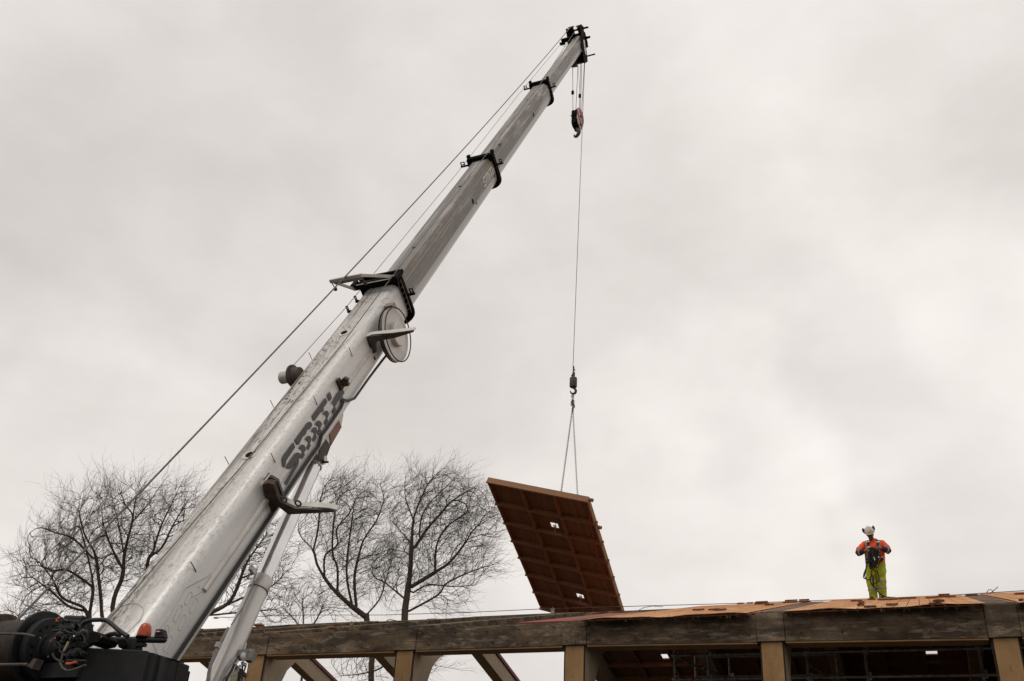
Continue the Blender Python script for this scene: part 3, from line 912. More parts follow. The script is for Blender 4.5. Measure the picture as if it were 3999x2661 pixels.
# ---- winch and rear of the superstructure
WC = lambda u, dv=0, dz=0: W(u, 8.0 + dv, 3.55 + dz)
pr = [(.05, 0)]
for k in range(27):
    u = k * .0215
    pr += [(.318, u), (.330, u + .006), (.330, u + .0145)]
pr += [(.05, .58)]
wd = MB().lathe(WC(-9.38), A, pr, 40).build('winch_drum', M['drumrope'], crane)
for u0, r_, m_ in ((-9.40, .405, 'rust'), (-8.80, .41, 'winch')):
    MB().lathe(WC(u0), A, [(.05, -.02), (r_ - .01, -.02), (r_, -.012), (r_, .012), (r_ - .01, .02), (.05, .02)], 56).build('drum_flange', M[m_], wd)
mb = MB().lathe(WC(-8.70), A, [(.05, -.06), (.325, -.06), (.335, -.05), (.335, .02), (.325, .03), (.2, .03), (.19, .06), (.05, .06)], 48)
mount = mb.build('winch_mount', M['winch'], crane)
for k in range(18):
    t = 2 * math.pi * k / 18
    c = WC(-8.67, .255 * math.cos(t), .255 * math.sin(t))
    MB().lathe(c, A, [(.017, 0), (.017, .018), (.010, .018), (.010, .012), (.002, .012)], 6).build('flange_bolt', M['winch'], mount)
mb = MB()
mb.lathe(WC(-8.66), A, [(.15, 0), (.15, .10), (.11, .14), (.11, .36), (.04, .36)], 28)
for o in (-.03, .03):
    mb.box(WC(-8.5, -.1, .02 + o), A, V, Z, (0, .30), (-.03, .03), (-.012, .012))
mb.build('winch_motor', M['winch'], crane, bevel=.006)
mb = MB()
for o in ((0, -.10, .02), (.01, -.11, -.07), (.0, -.1, -.15)):
    mb.box(WC(-8.20 + o[0], o[1], o[2]), A, V, Z, (-.05, .05), (-.06, .1), (-.035, .035))
mb.box(WC(-8.27, .0, .16), A, V, Z, (-.05, .07), (-.06, .06), (-.09, .05)); mb.box(WC(-8.45, .0, -.20), A, V, Z, (-.2, .3), (-.06, .1), (-.10, .06))
mb.build('pump_body', M['winch'], crane, bevel=.008)
fw4 = lambda x, y, v=7.8: at_v(x / 5.58, 2380 + y / 5.58, v)
mb = MB()
mb.cyl(fw4(1440, 200), fw4(1820, 215), .034, 14); mb.cyl(fw4(1420, 270), fw4(1800, 300), .042, 14); mb.cyl(fw4(1450, 350), fw4(1700, 340), .04, 14); mb.cyl(fw4(1330, 420), fw4(1650, 420), .045, 12)
mb.box(fw4(1600, 280), A, V, Z, (-.11, .12), (0, .1), (-.05, .06)); mb.box(fw4(1740, 420), A, V, Z, (-.05, .08), (0, .1), (-.07, .06))
mb.build('hydraulic_valves', M['winch'], crane)
def hose(pts, r, m='rubber', v=7.75, f=fw4, name='winch_hose'):
    return MB().tube([f(x, y, v) for x, y in pts], r, 8).build(name, M[m], crane)
hose([(1250, 290), (1240, 230), (1290, 185), (1360, 190), (1430, 240), (1500, 260)], .011)
mk = hose([(1245, 270), (1243, 230), (1280, 190), (1310, 195)], .0125, 'orange_mark', 7.745, name='paint_mark')
hose([(1150, 470), (1300, 455), (1450, 480), (1640, 550)], .012)
hose([(1220, 570), (1300, 500), (1420, 490), (1450, 520)], .007)
hose([(1780, 360), (1830, 290), (1900, 260), (2030, 230), (2232, 225), (2330, 240), (2440, 320), (2560, 430), (2680, 520), (2790, 590)], .023)
hose([(1840, 830), (1960, 770), (2100, 690), (2250, 610), (2400, 545), (2520, 530), (2620, 560)], .024, v=7.85)
hose([(1500, 720), (1440, 830), (1390, 900), (1340, 1080), (1310, 1160), (1360, 1270), (1450, 1330), (1560, 1330), (1700, 1280), (1870, 1210)], .011, 'grime', 7.6)
MB().cyl(fw4(1500, 705, 7.59), fw4(1400, 905, 7.59), .013, 10).build('hose_end', M['brass'], crane)
hose([(1380, 1170), (1450, 1110), (1600, 1120), (1880, 1120)], .010, v=7.62)
hose([(1450, 1182), (1530, 1185), (1620, 1160), (1680, 1145)], .0125, 'orange_mark', 7.615, name='paint_mark')
hose([(1870, 360), (1900, 450), (1910, 600), (1880, 720)], .007)
hose([(2060, 742), (2110, 742)], .016, 'orange_mark', 7.84, name='paint_mark')
mb = MB()
mb.tube([fw4(x, y, 7.45) for x, y in ((-300, 530), (0, 530), (480, 535), (640, 560), (760, 590))], .0125, 8)
mb.tube([fw4(x, y, 7.45) for x, y in ((-300, 1205), (0, 1205), (600, 1200))], .015, 8)
mb.prism([fw4(x, y, 7.5) for x, y in ((600, 1240), (740, 1060), (800, 1080), (690, 1290))], V * .1)
mb.build('guard_rail', M['grime'], crane)
mb = MB()
mb.prism([fw4(x, y, 7.7) for x, y in ((1930, 500), (2060, 465), (2170, 540), (2232, 600), (2150, 720), (1920, 760))], V * .25)
mb.build('hose_cover', M['black'], crane, bevel=.01)
for pts_, r_ in (([(1330, 330), (1350, 420), (1300, 520), (1330, 600)], .008), ([(1560, 330), (1620, 400), (1590, 470), (1690, 520), (1800, 500)], .011), ([(1700, 320), (1760, 390), (1720, 480), (1840, 600), (1850, 740)], .009),
                 ([(1410, 430), (1480, 500), (1600, 520), (1660, 600), (1780, 640)], .007), ([(1240, 700), (1330, 790), (1300, 900), (1420, 1000), (1600, 1010)], .010), ([(1150, 960), (1190, 1060), (1290, 1130), (1400, 1150)], .013)):
    hose(pts_, r_, v=7.71)
for (x_, y_, r_) in ((1240, 590, .03), (1210, 640, .018), (1400, 620, .035), (1560, 640, .03), (1290, 520, .02), (1700, 560, .03), (1800, 470, .022), (1650, 930, .05), (1800, 960, .03), (1500, 990, .04)):
    MB().lathe(fw4(x_, y_, 7.70), -V, [(.005, -.05), (r_, -.05), (r_, 0), (r_ * .6, .004), (r_ * .6, .02), (.004, .02)], 6 if r_ > .025 else 12).build('pipe_fitting', M['grime'] if r_ < .025 else M['winch'], crane)
for (x_, y_) in ((1100, 690), (1205, 630), (880, 625), (2210, 600), (230 + 820, 1030)):
    MB().ellipsoid(fw4(x_, y_, 7.68), A * .006, V * .004, Z * .010, 8, 6).build('paint_mark', M['orange_mark'] if x_ != 880 else M['brass'], crane)
# light bar
f45 = lambda x, y, v=8.25: at_v(400 + x / 5.58, 2380 + y / 5.58, v)
mb = MB()
mb.cyl(f45(-250, 660), f45(1300, 672), .030, 16); mb.ellipsoid(f45(1320, 672), A * .05, V * .03, Z * .03, 14, 8)
mb.cyl(f45(-200, 605), f45(1130, 605), .006, 6)
mb.cyl(f45(845, 700), f45(840, 900), .016, 10); mb.box(f45(850, 770), A, V, Z, (-.05, .05), (-.03, .03), (-.02, .015))
mb.box(f45(690, 800), A, V, Z, (-.04, .05), (-.03, .05), (-.1, .06)); mb.box(f45(570, 770), A, V, Z, (-.05, .05), (-.03, .05), (-.06, .06))
bar_ = mb.build('light_bar', M['winch'], crane)
MB().lathe(f45(430, 770, 8.2), unit(A - V), [(.02, 0), (.035, 0), (.042, .01), (.042, .1), (.02, .1)], 16).build('work_lamp', M['black'], crane)
bc = f45(895, 602)
MB().lathe(bc, Z, [(.02, 0), (.072, 0), (.074, .01), (.070, .06), (.062, .10), (.050, .125), (.028, .142), (.004, .146)], 28).build('beacon', M['amber'], crane)
MB().lathe(bc - Z * .012, Z, [(.02, 0), (.078, 0), (.078, .014), (.02, .014)], 24).build('beacon_base', M['black'], crane)
mb = MB(); mb.prism([f45(x, y, 8.22) for x, y in ((1120, 612), (1160, 440), (1190, 425), (1300, 425), (1325, 440), (1358, 612))], V * .06)
lb = mb.build('lamp_bracket', M['weight'], crane, bevel=.006)
MB().ellipsoid(f45(1218, 500, 8.215), A * .032, Z * .017, V * .02, 16, 8).build('tail_lamp', M['redlens'], lb)
# counterweight: four slabs round the tail
ct = lambda x, y, z=3.56: at_z(400 + x / 5.58, 2380 + y / 5.58, z)
slabs = [[(-390, 830), (500, 870), (900, 893), (1000, 905), (1025, 925)], [(1050, 938), (1165, 955), (1205, 975)], [(1280, 1000), (1330, 1010), (1462, 1065)], [(1510, 1080), (1600, 1105), (1915, 1225)]]
for s, bk in zip(slabs, (V * .5, V * .4 - A * .3, V * .15 - A * .6, -A * 1.2)):
    p = [ct(*q) for q in s]
    q = [x + bk for x in p[::-1]]
    mb = MB(); mb.prism(p + q, -Z * 1.6)
    mb.build('counterweight_slab', M['weight'], crane, bevel=.014)
p = [ct(*q) + V * .07 - A * .04 - Z * .05 for s in slabs for q in s]
mb = MB(); mb.prism(p + [x - A * .7 + V * .1 for x in p[::-1]], -Z * 1.5)
mb.build('counterweight_core', M['black'], crane)
mb = MB()
mb.box(W(0, 0, 0), A, V, Z, (-10.6, -8.1), (7.9, 8.6), (1.9, 3.12)); mb.box(W(0, 0, 0), A, V, Z, (-10.6, -8.05), (7.55, 7.7), (3.04, 3.10))
mb.box(W(0, 0, 0), A, V, Z, (-9.6, -8.4), (8.3, 12.2), (1.9, 2.9))
for u in (-9.52, -8.48):
    mb.prism([W(u, vv, zz) for vv, zz in ((8.3, 2.9), (9.6, 2.9), (9.3, 3.6), (8.9, 3.65), (8.5, 3.3))], A * .04)
mb.build('slewing_frame', M['weight'], crane, bevel=.01)
mb = MB()
mb.box(W(0, 0, 0), A, V, Z, (-10.3, -7.7), (4.5, 16.0 - 2.6), (.95, 1.6)); mb.lathe(W(-9, 10, 1.6), Z, [(.1, 0), (1.0, 0), (1.0, .3), (.1, .3)], 32)
mb.build('chassis', M['weight'], crane, bevel=.02)
for vv in (5.4, 7.0, 10.6, 12.2):
    for u in (-10.2, -7.8):
        c = W(u, vv, .62)
        t_ = MB().lathe(c - A * .2, A, [(.30, 0), (.58, .02), (.62, .08), (.62, .32), (.58, .38), (.30, .4)], 28).build('tyre', M['rubber'], crane)
        MB().lathe(c - A * .15, A, [(.05, 0), (.31, 0), (.31, .3), (.05, .3)], 20).build('rim', M['silver'], t_)

# ================================================================== HANGING THINGS
TC = bs(2268, 226, 0)
toward = unit(np.array([-TC[0], -TC[1], 0])); rightw = np.cross(toward, Z) * -1
rightw = np.cross(Z, toward)
def hang(px, py):
    return on_plane(px, py, TC, toward)
if (hang(2400, 500) - hang(2200, 500)) @ rightw < 0: rightw = -rightw
th_ = math.radians(54)
nx = toward * math.cos(th_) + rightw * math.sin(th_); ny = np.cross(Z, nx)
if ny @ rightw < 0: ny = -ny
bc_ = hang(2255, 468)
pm = ppm(bc_)
blk = empty('hook_block', bc_ - Z * .9, nx, ny, Z)
tag(blk, 'large black hook block with a red and white striped cheek below the boom head', 'hook block')
BKF = mat4(bc_, nx, ny, Z)
KB = 1.18
out_ = [(KB * .92 * a_, KB * b_) for a_, b_ in [(-.20, .30), (-.13, .40), (.02, .42), (.14, .36), (.23, .18), (.24, .0), (.20, -.20), (.13, -.40), (.05, -.42), (-.14, -.30), (-.19, -.1)]]
for s, m_ in ((.105, 'stripes'), (-.135, 'black')):
    MB().prism([bc_ + nx * s + ny * x + Z * z for x, z in out_], nx * .03).build('cheek_plate', M[m_], blk, BKF)
mb = MB()
for k in range(3):
    mb.lathe(bc_ + nx * (-.09 + .06 * k) + Z * .12 - nx * .0, nx, [(.03, 0), (.25, 0), (.25, .012), (.21, .025), (.25, .04), (.25, .05), (.03, .05)], 28)
mb.prism([bc_ - nx * .13 + ny * x * 1.06 + Z * z for x, z in [(-.21, -.12), (.2, -.12), (.16, -.36), (.05, -.44), (-.12, -.40), (-.19, -.28)]], nx * .26)
mb.box(bc_, nx, ny, Z, (-.15, .15), (-.25, -.22), (.08, .12))
mb.box(bc_, nx, ny, Z, (-.12, .12), (-.225, -.20), (-.3, .33))
mb.build('block_body', M['black'], blk, BKF)
for z in (.12, -.31):
    MB().lathe(bc_ + nx * .13 + Z * z + ny * .02, nx, [(.002, .006), (.055, .006), (.055, 0)], 18).build('cheek_pin', M['black'], blk, BKF)
def hook_shape(c, x, z, R, r, shank):
    """open hook: shank, then a long curl"""
    pts = [c + z * shank, c + z * shank * .4, c + z * .0 ]
    cc = c - z * (R * 1.05) - x * 0
    for k in range(17):
        t = math.radians(78 - k * 16.5)
        pts.append(cc + x * R * math.cos(t) + z * R * 1.15 * math.sin(t))
    rs = [r * .8, r * .8, r * .85] + [r * (1.0 + .45 * math.sin(math.pi * min(1, k / 12))) * (1 if k < 12 else 1 - (k - 12) * .15) for k in range(17)]
    return pts, rs
hc = bc_ - Z * .55 + ny * -.02
pts, rs = hook_shape(hc, unit(toward * .75 + rightw * .66), Z, .14, .052, .16)
MB().tube(pts, rs, 10).build('hook', M['grime'], blk, BKF)
# five falls between the head and the block, and the single line to the small hook
for (x0, y0, x1, y1) in ((2237, 262, 2238, 437), (2258, 252, 2249, 430), (2268, 250, 2263, 428), (2273, 250, 2267, 431), (2283, 246, 2271, 440)):
    MB().tube([hang(x0, y0 - 6), hang(x1, y1 + 8)], .0115, 6).build('rope_fall', M['rope'], crane)
lbl = {0: 'small square rope weight hanging above the left side of the striped hook block', 1: 'small square rope weight a little lower, above the right side of the striped hook block'}
for i, (x, y) in enumerate(((2237, 362), (2265, 375))):
    c = hang(x, y)
    w = empty('rope_weight', c - Z * .07, rightw, toward, Z)
    tag(w, lbl[i], 'rope weight', 'rope weights under the boom head')
    MB().box(c, rightw, toward, Z, (-.055, .055), (-.05, .05), (-.065, .065)).build('weight_body', M['black'], w, bevel=.01)
    MB().tube([c + Z * .06 - rightw * .03, c + Z * .17, c + Z * .06 + rightw * .03], .008, 5).build('weight_bail', M['black'], w)
    MB().tube([c + Z * .15, hang((2236, 2258)[i], (264, 255)[i])], .005, 5).build('weight_chain', M['rust'], w)
MB().tube([hang(2284, 246), hang(2238, 1440)], .011, 6).build('rope_fall', M['rope'], crane)

sb = hang(2239.5, 1494)
pm2 = ppm(sb)
ball = empty('hook_ball', sb - Z * .45, rightw, toward, Z)
tag(ball, 'small rusty cylindrical weight with a hook on the single crane line', 'crane hook')
r_ = 14.5 / pm2; h_ = 20 / pm2
MB().lathe(sb - Z * h_, Z, [(.02, 0), (r_ * .9, 0), (r_, .02), (r_, h_ * 2 - .03), (r_ * .93, h_ * 2), (.02, h_ * 2)], 28).build('weight_body', M['grime'], ball)
mb = MB()
k = 1 / pm2
mb.prism([sb + rightw * x * k + Z * y * k - toward * .04 for x, y in ((-3, 18), (-2, 26), (-9, 30), (-5, 36), (-4, 46), (4, 47), (6, 34), (4, 24), (5, 18))], toward * .08)
mb.build('rope_socket', M['grime'], ball)
mb = MB().tube([sb + Z * 44 * k, sb + Z * 50 * k - rightw * 2 * k, sb + Z * 58 * k + rightw * 1 * k], .02, 6)
mb.box(sb + Z * 56 * k, rightw, toward, Z, (-.03, .05), (-.02, .02), (-.02, .02)); mb.tube([sb + Z * 54 * k, sb + Z * 72 * k], .022, 6)
mb.build('rope_thimble', M['rust'], ball)
pts, rs = hook_shape(sb - Z * 26 * k, rightw, Z, 10.5 * k, 3.6 * k, 5 * k)
MB().tube(pts, rs, 10).build('hook', M['grime'], ball)

# chains
def chain(mb, p, q, pitch=.062, r=.0075, w=.021):
    d = unit(q - p); n = int(np.linalg.norm(q - p) / pitch)
    x0 = unit(np.cross(d, toward)); y0 = np.cross(d, x0)
    for i in range(n):
        c = p + d * (i + .5) * pitch
        x = x0 if i % 2 else y0
        L = pitch * .5 + r
        pts = []
        for j in range(11):
            t = 2 * math.pi * j / 10
            pts.append(c + x * w * math.cos(t) + d * (L * .62 * math.sin(t) + (.38 * L) * (1 if math.sin(t) > 0 else -1 if math.sin(t) < 0 else 0)))
        mb.tube(pts, r, 5, False)
# ---- roof panel on the chains
e2 = unit(CAM @ np.array([1312.0, -3881.0, -FPX]))
e1 = unit(np.cross(np.cross(ray(1915, 1870), ray(2300, 1945)), e2))
if e1 @ A < 0: e1 = -e1
pn = np.cross(e1, e2)
ringp = hang(2238, 1556)
rr = ray(2215, 2190)
pc = EYE + rr * (np.hypot(ringp[0], ringp[1]) / np.hypot(rr[0], rr[1]))
def pp(px, py):
    p = on_plane(px, py, pc, pn) - pc
    return p @ e1, p @ e2
hole_a, hole_b = pp(2168, 2053), pp(2268, 2329)
x_l = pp(1915, 1885)[0]; x_r = pp(2300, 1955)[0]; y_t = pp(2300, 1950)[1]
PW, PL = x_r - x_l, 6.95

def split_boards(mb, o, a1, a2, up, x0, x1, y0, y1, t, holes, bw=.125, hs=.068, gap=.0006, hl=.135):
    n = max(1, round((x1 - x0) / bw)); w = (x1 - x0) / n
    for i in range(n):
        xa, xb = x0 + i * w + gap / 2, x0 + (i + 1) * w - gap / 2
        segs = [(y0, y1)]
        for hx, hy in holes:
            if xa < hx + hs and xb > hx - hs:
                ns = []
                for s0, s1 in segs:
                    if s0 < hy < s1: ns += [(s0, hy - hl), (hy + hl, s1)]
                    else: ns.append((s0, s1))
                segs = ns
        for s0, s1 in segs:
            mb.box(o, a1, a2, up, (xa, xb), (s0, s1), (0, t))
def tile_cover(mb, o, a1, a2, up, x0, x1, y0, y1, holes=(), hs=.10, tw=.165, tl=.205, wav=0.0, rnd=None, flip=1):
    """overlapping flat tiles; a2 runs up the slope when flip = 1"""
    rnd = rnd or random
    nxt = round((x1 - x0) / tw); nyt = round((y1 - y0) / tl)
    for j in range(nyt):
        off = .5 * (j % 2) * 0
        for i in range(nxt):
            xa = x0 + (x1 - x0) * i / nxt + .005 + rnd.uniform(-.002, .002); xb = x0 + (x1 - x0) * (i + 1) / nxt - .005
            ya = y0 + (y1 - y0) * j / nyt; yb = ya + (y1 - y0) / nyt + .05
            cx, cy = (xa + xb) / 2, (ya + yb) / 2
            if any(abs(cx - hx) < hs + tw * .3 and abs(cy - hy) < .22 + tl * .3 for hx, hy in holes):
                continue
            dz = rnd.uniform(0, .0015)
            wq = lambda xx, yy: wav * (math.sin(xx * 4.1 + .6) + .5 * math.sin(xx * 9.3)) * math.exp(-(yy - y0) * 1.3)
            za, zb = (.0065 + dz, .004)
            if flip < 0: za, zb = zb, za
            v0 = [o + a1 * xa + a2 * ya + up * (za + wq(xa, ya)), o + a1 * xb + a2 * (ya + rnd.uniform(-.004, .004)) + up * (za + wq(xb, ya)), o + a1 * xb + a2 * yb + up * (zb + wq(xb, yb)), o + a1 * xa + a2 * yb + up * (zb + wq(xa, yb))]
            mb.prism(v0[::-1], up * -.003)
def joists(name, par, frame, o, a1, a2, up, x0, x1, y0, y1, n, depth, over, mat, w=.05):
    for k in range(n):
        y = y0 + (y1 - y0) * (k + .5) / n
        MB().box(o, a1, a2, up, (x0 - over, x1 + over), (y - w / 2, y + w / 2), (-depth, -.002)).build(name, M[mat], par, frame, bevel=.004)

panel = empty('roof_panel', pc - Z * 1.2, e1, e2, pn)
tag(panel, 'brown ribbed timber roof panel hanging tilted from the crane chains above the ridge', 'roof panel')
PF = mat4(pc, e1, e2, pn)
holes = [hole_a, hole_b]
mb = MB(); split_boards(mb, pc, e1, e2, pn, x_l + .03, x_r - .03, y_t + .03, y_t + PL, .03, holes)
mb.build('deck_boards', M['timber'], panel, PF)
mb = MB(); tile_cover(mb, pc + pn * .055, e1, e2, pn, x_l - .01, x_r + .01, y_t - .01, y_t + PL, holes, flip=-1)
mb.build('tile_covering', M['tile'], panel, PF)
ys = [pp(*q)[1] for q in ((1950, 1958), (1985, 2034), (2017, 2105), (2045, 2170), (2073, 2237), (2099, 2304), (2122, 2368))]
for y in ys:
    MB().box(pc, e1, e2, pn, (x_l - .05, x_r + .085), (y - .03, y + .03), (-.14, -.002)).build('joist', M['joist'], panel, PF, bevel=.004)
for f in (1 / 3., 2 / 3.):
    x = x_l + PW * f
    MB().box(pc, e1, e2, pn, (x - .032, x + .032), (y_t + .03, y_t + PL), (-.12, -.0025)).build('rib', M['joist'], panel, PF, bevel=.004)
MB().box(pc, e1, e2, pn, (x_l - .03, x_r + .02), (y_t - .055, y_t + .002), (-.13, .05)).build('edge_board', M['timber_edge'], panel, PF, bevel=.006)
for x in (x_l, x_r):
    MB().box(pc, e1, e2, pn, (x - .025, x + .025), (y_t + .003, y_t + PL), (-.10, .048)).build('edge_board', M['timber_edge'] if x > 0 else M['timber'], panel, PF, bevel=.006)
MB().box(pc, e1, e2, pn, (x_l, x_r), (y_t + PL, y_t + PL + .05), (-.10, .048)).build('edge_board', M['timber'], panel, PF)
mb = MB()
for q in ((2343, 2062), (2310, 1955)):
    x, y = pp(*q); mb.box(pc, e1, e2, pn, (x - .05, x + .05), (y - .035, y + .035), (-.02, .05))
mb.build('end_block', M['timber'], panel, PF)
mb = MB()
mb.tube([on_plane(*q, pc - pn * .14, pn) for q in ((2303, 2008), (2310, 2070), (2323, 2125), (2338, 2190), (2352, 2225), (2375, 2262))], .012, 5)
mb.build('red_cord', M['redtape'], panel, PF)
mb = MB()
for x, y in holes:
    c = pc + e1 * x + e2 * y
    mb.tube([c + pn * .25, c + pn * .02, c - pn * .03 + e2 * .03], .014, 6)
    mb.ring(c - pn * .01, e1, e2, .045, .014); mb.tube([c - pn * .02, c - pn * .06 + e2 * .1, c - pn * .10 + e2 * .16], .02, 6)
mb.build('lifting_hook', M['brass'], panel, PF)
mid = hang(2237, 1590)
for i, (hx, hy) in enumerate(holes):
    mb = MB(); chain(mb, mid, pc + e1 * hx + e2 * hy + pn * .2)
    o = mb.build('lifting_chain', M['rust'])
    tag(o, ('lifting chain slanting down to the left from the small crane hook to the panel', 'lifting chain hanging nearly straight down from the small crane hook to the panel')[i], 'chain', 'chains lifting the roof panel')
mb = MB()
mb.ring(hang(2236, 1548), rightw, Z, 4 * k, 1.3 * k); mb.tube([hang(2235, 1540), hang(2235, 1562)], .012, 6); mb.tube([hang(2241, 1540), hang(2240, 1562)], .012, 6)
chain(mb, hang(2236, 1556), hang(2237, 1612)); chain(mb, hang(2240, 1560), hang(2240, 1600), .05, .011, .03); chain(mb, hang(2234, 1562), hang(2233, 1588), .05, .013, .03)
mb.tube([hang(2241, 1580), hang(2245, 1586), hang(2244, 1592), hang(2240, 1591)], .014, 6)
o = mb.build('chain_shortener', M['rust'])
tag(o, 'rusty master link and chain shorteners bunched under the small crane hook', 'chain fitting')
# ================================================================== GROUND
mb = MB(); R_ = 1500.0
mb.add([(-R_, -R_, 0), (R_, -R_, 0), (R_, R_, 0), (-R_, R_, 0)], [(0, 1, 2, 3)])
M['ground'] = simple('wet_gravel_yard', (.085, .076, .066), (.05, .045, .04), .6, .9, bump=.2)
tag(mb.build('ground', M['ground']), kind='structure')

# ================================================================== HALL
hall = empty('hall_building', W(-5, 14.6, 0), A, V, Z)
tag(hall, 'half dismantled hall with concrete eaves beam, ochre columns and partly tiled roof', 'building')
HFm = wm(hall)
def hb(mb, u, v, z, mi=0):
    return mb.box(np.zeros(3), A, V, Z, u, v, z, mi)
frames = [-19.75, -16.82, -13.89, -10.963, -8.027, -5.064, -2.076, .966, 4.02]
ZB, ZT = 4.945, 5.30                       # underside and top of the eaves beam
VN, VR, VE = 14.6, 23.5, 31.6              # eaves, ridge, far eaves
ZR = 7.78
SN = (ZR - ZT) / (VR - VN)
SF = .265
cn, sn = math.cos(math.atan(SN)), math.sin(math.atan(SN))
cf, sf = math.cos(math.atan(SF)), math.sin(math.atan(SF))
ZFR = 7.43
for i, u in enumerate(frames):
    zb = ZB - .012 * max(0, u + 5)
    mb = MB(); hb(mb, (u - .15, u + .15), (VN + .02, VN + .52), (0, zb))
    # side faces: cream, with the haunch curving up into the rafter
    colm = mb.build('column', M['ochre'], hall, HFm, bevel=.012)
    cur = [(VN + .10, 0), (VN + .56, 0), (VN + .56, 3.9), (VN + .58, 4.3), (VN + .64, 4.6), (VN + .76, 4.83), (VN + .95, 5.0), (VN + 1.4, 5.25), (VN + 1.4, 5.6), (VN + .10, 5.28)]
    MB().prism([W(u - .143, v_, z_) for v_, z_ in cur], A * .300).build('haunch', M['cream'], hall, HFm)
    mb = MB()
    for s in (-1, 1):
        pts = []
        rj = random.Random(i * 7 + s)
        nz_ = 14
        for kk in range(nz_ + 1):
            zz = 1.5 + (zb - 1.5) * kk / nz_
            pts.append(W(u + s * (.158 + rj.uniform(-.004, .006)), VN + .035, zz))
        mb.tube(pts, .013, 5)
    mb.build('joint_sealant', M['joint'], hall, HFm)
    # concrete head of the frame, standing slightly proud of the beams
    mb = MB(); rj = random.Random(i + 40)
    hb(mb, (u - .20, u + .20), (VN - .018, VN + .34), (zb + .003, ZT + .015))
    mb.build('frame_head', M['concrete'], hall, HFm, bevel=.008)
    # near rafter
    MB().prism([W(u - .17, v_, z_) for v_, z_ in ((VN + .34, ZT + .02), (VN + .34, ZT + .13), (VR - .15, ZR - .02), (VR - .15, ZR - .40), (VN + 1.2, ZT + .02))], A * .34).build('rafter', M['concrete'], hall, HFm, bevel=.012)
    # far rafter: cream faces, ochre underside, maroon trim on top
    mb = MB()
    pts = [(VR + .15, ZFR - .04), (VE, ZFR - .04 - SF * (VE - VR - .15)), (VE, ZFR - .46 - SF * (VE - VR - .15)), (VR + .15, ZFR - .46)]
    mb.prism([W(u - .15, *q) for q in pts], A * .30)
    mb.mi = [1 if f_ == 4 else 0 for f_ in range(len(mb.f))]
    fr = mb.build('rafter', [M['cream'], M['ochre']], hall, HFm)
    pts = [(VR + .16, ZFR + .06), (VE, ZFR + .06 - SF * (VE - VR - .16)), (VE, ZFR - .035 - SF * (VE - VR - .16)), (VR + .16, ZFR - .035)]
    MB().prism([W(u - .20, *q) for q in pts], A * .40).build('rafter_trim', M['maroon'], fr, HFm)
    MB().prism([W(u - .15, v_, z_) for v_, z_ in ((VE - .4, 0), (VE, 0), (VE, ZFR - SF * (VE - VR) - .5), (VE - .4, ZFR - SF * (VE - VR) - .5))], A * .3).build('column', M['cream'], hall, HFm)
    if i < len(frames) - 1:
        u2 = frames[i + 1]
        zb2 = ZB - .012 * max(0, u2 + 5)
        a0, a1_ = u + .202, u2 - .202
        mb = MB()
        vs = [W(a0, VN, zb), W(a1_, VN, zb2), W(a1_, VN, ZT), W(a0, VN, ZT)]
        mb.prism(vs, V * .30)
        mb.build('eaves_beam', M['concrete'], hall, HFm, bevel=.007)
        mb = MB(); mb.prism([W(a0, VN + .012, zb - .022), W(a1_, VN + .012, zb2 - .022), W(a1_, VN + .012, zb2 - .002), W(a0, VN + .012, zb - .002)], V * .31)
        mb.build('beam_soffit', M['ochre'], hall, HFm)
        mb = MB(); hb(mb, (u + .0015, u2 - .0015), (VR - .15, VR + .15), (ZR - .42, ZR - .03 + .02 * (i % 2)))
        mb.build('ridge_beam', M['concrete'], hall, HFm, bevel=.012)
# far ridge timber plate pieces and debris on the beams are separate things (below)
# rusty bolts left in the beam face, two rows
bolt0 = None
rb = random.Random(5)
for i, u in enumerate(frames[1:7]):
    for kk in range(5):
        for row, zz in enumerate((5.225, 5.015)):
            uu = u + .32 + kk * .58 + rb.uniform(-.05, .05) + .1 * row
            if uu > frames[i + 2] - .25: continue
            if uu > -4.9 and row == 0: continue
            ang = rb.uniform(-.4, .5)
            d = unit(-V * 1.0 + A * rb.uniform(-.9, .2) - Z * ang)
            L0 = rb.uniform(.07, .12)
            p = W(uu, VN + .01, zz + rb.uniform(-.02, .02))
            MB().tube([p, p + d * L0, p + d * (L0 + .02) - Z * .008], .0085, 6).build('fixing_bolt', M['rust'], hall, HFm)
# broken patch of concrete at the head of one frame
mb = MB(); rj = random.Random(3)
u = frames[5]
for _ in range(520):
    fx_ = rj.gauss(0, .13); fz = rj.gauss(.06, .11)
    if abs(fx_) > .28 or not (-.14 < fz < .17): continue
    s = rj.uniform(.003, .010)
    c = W(u + .03 + fx_, VN - .017, 5.14 + fz)
    mb.box(c, unit(A + rj.uniform(-1, 1) * Z), unit(V + rj.uniform(-1, 1) * A), unit(Z + rj.uniform(-1, 1) * A), (-s, s), (-s * .9, s), (-s * .8, s * .8))
mb.build('broken_concrete', M['concrete'], hall, HFm)

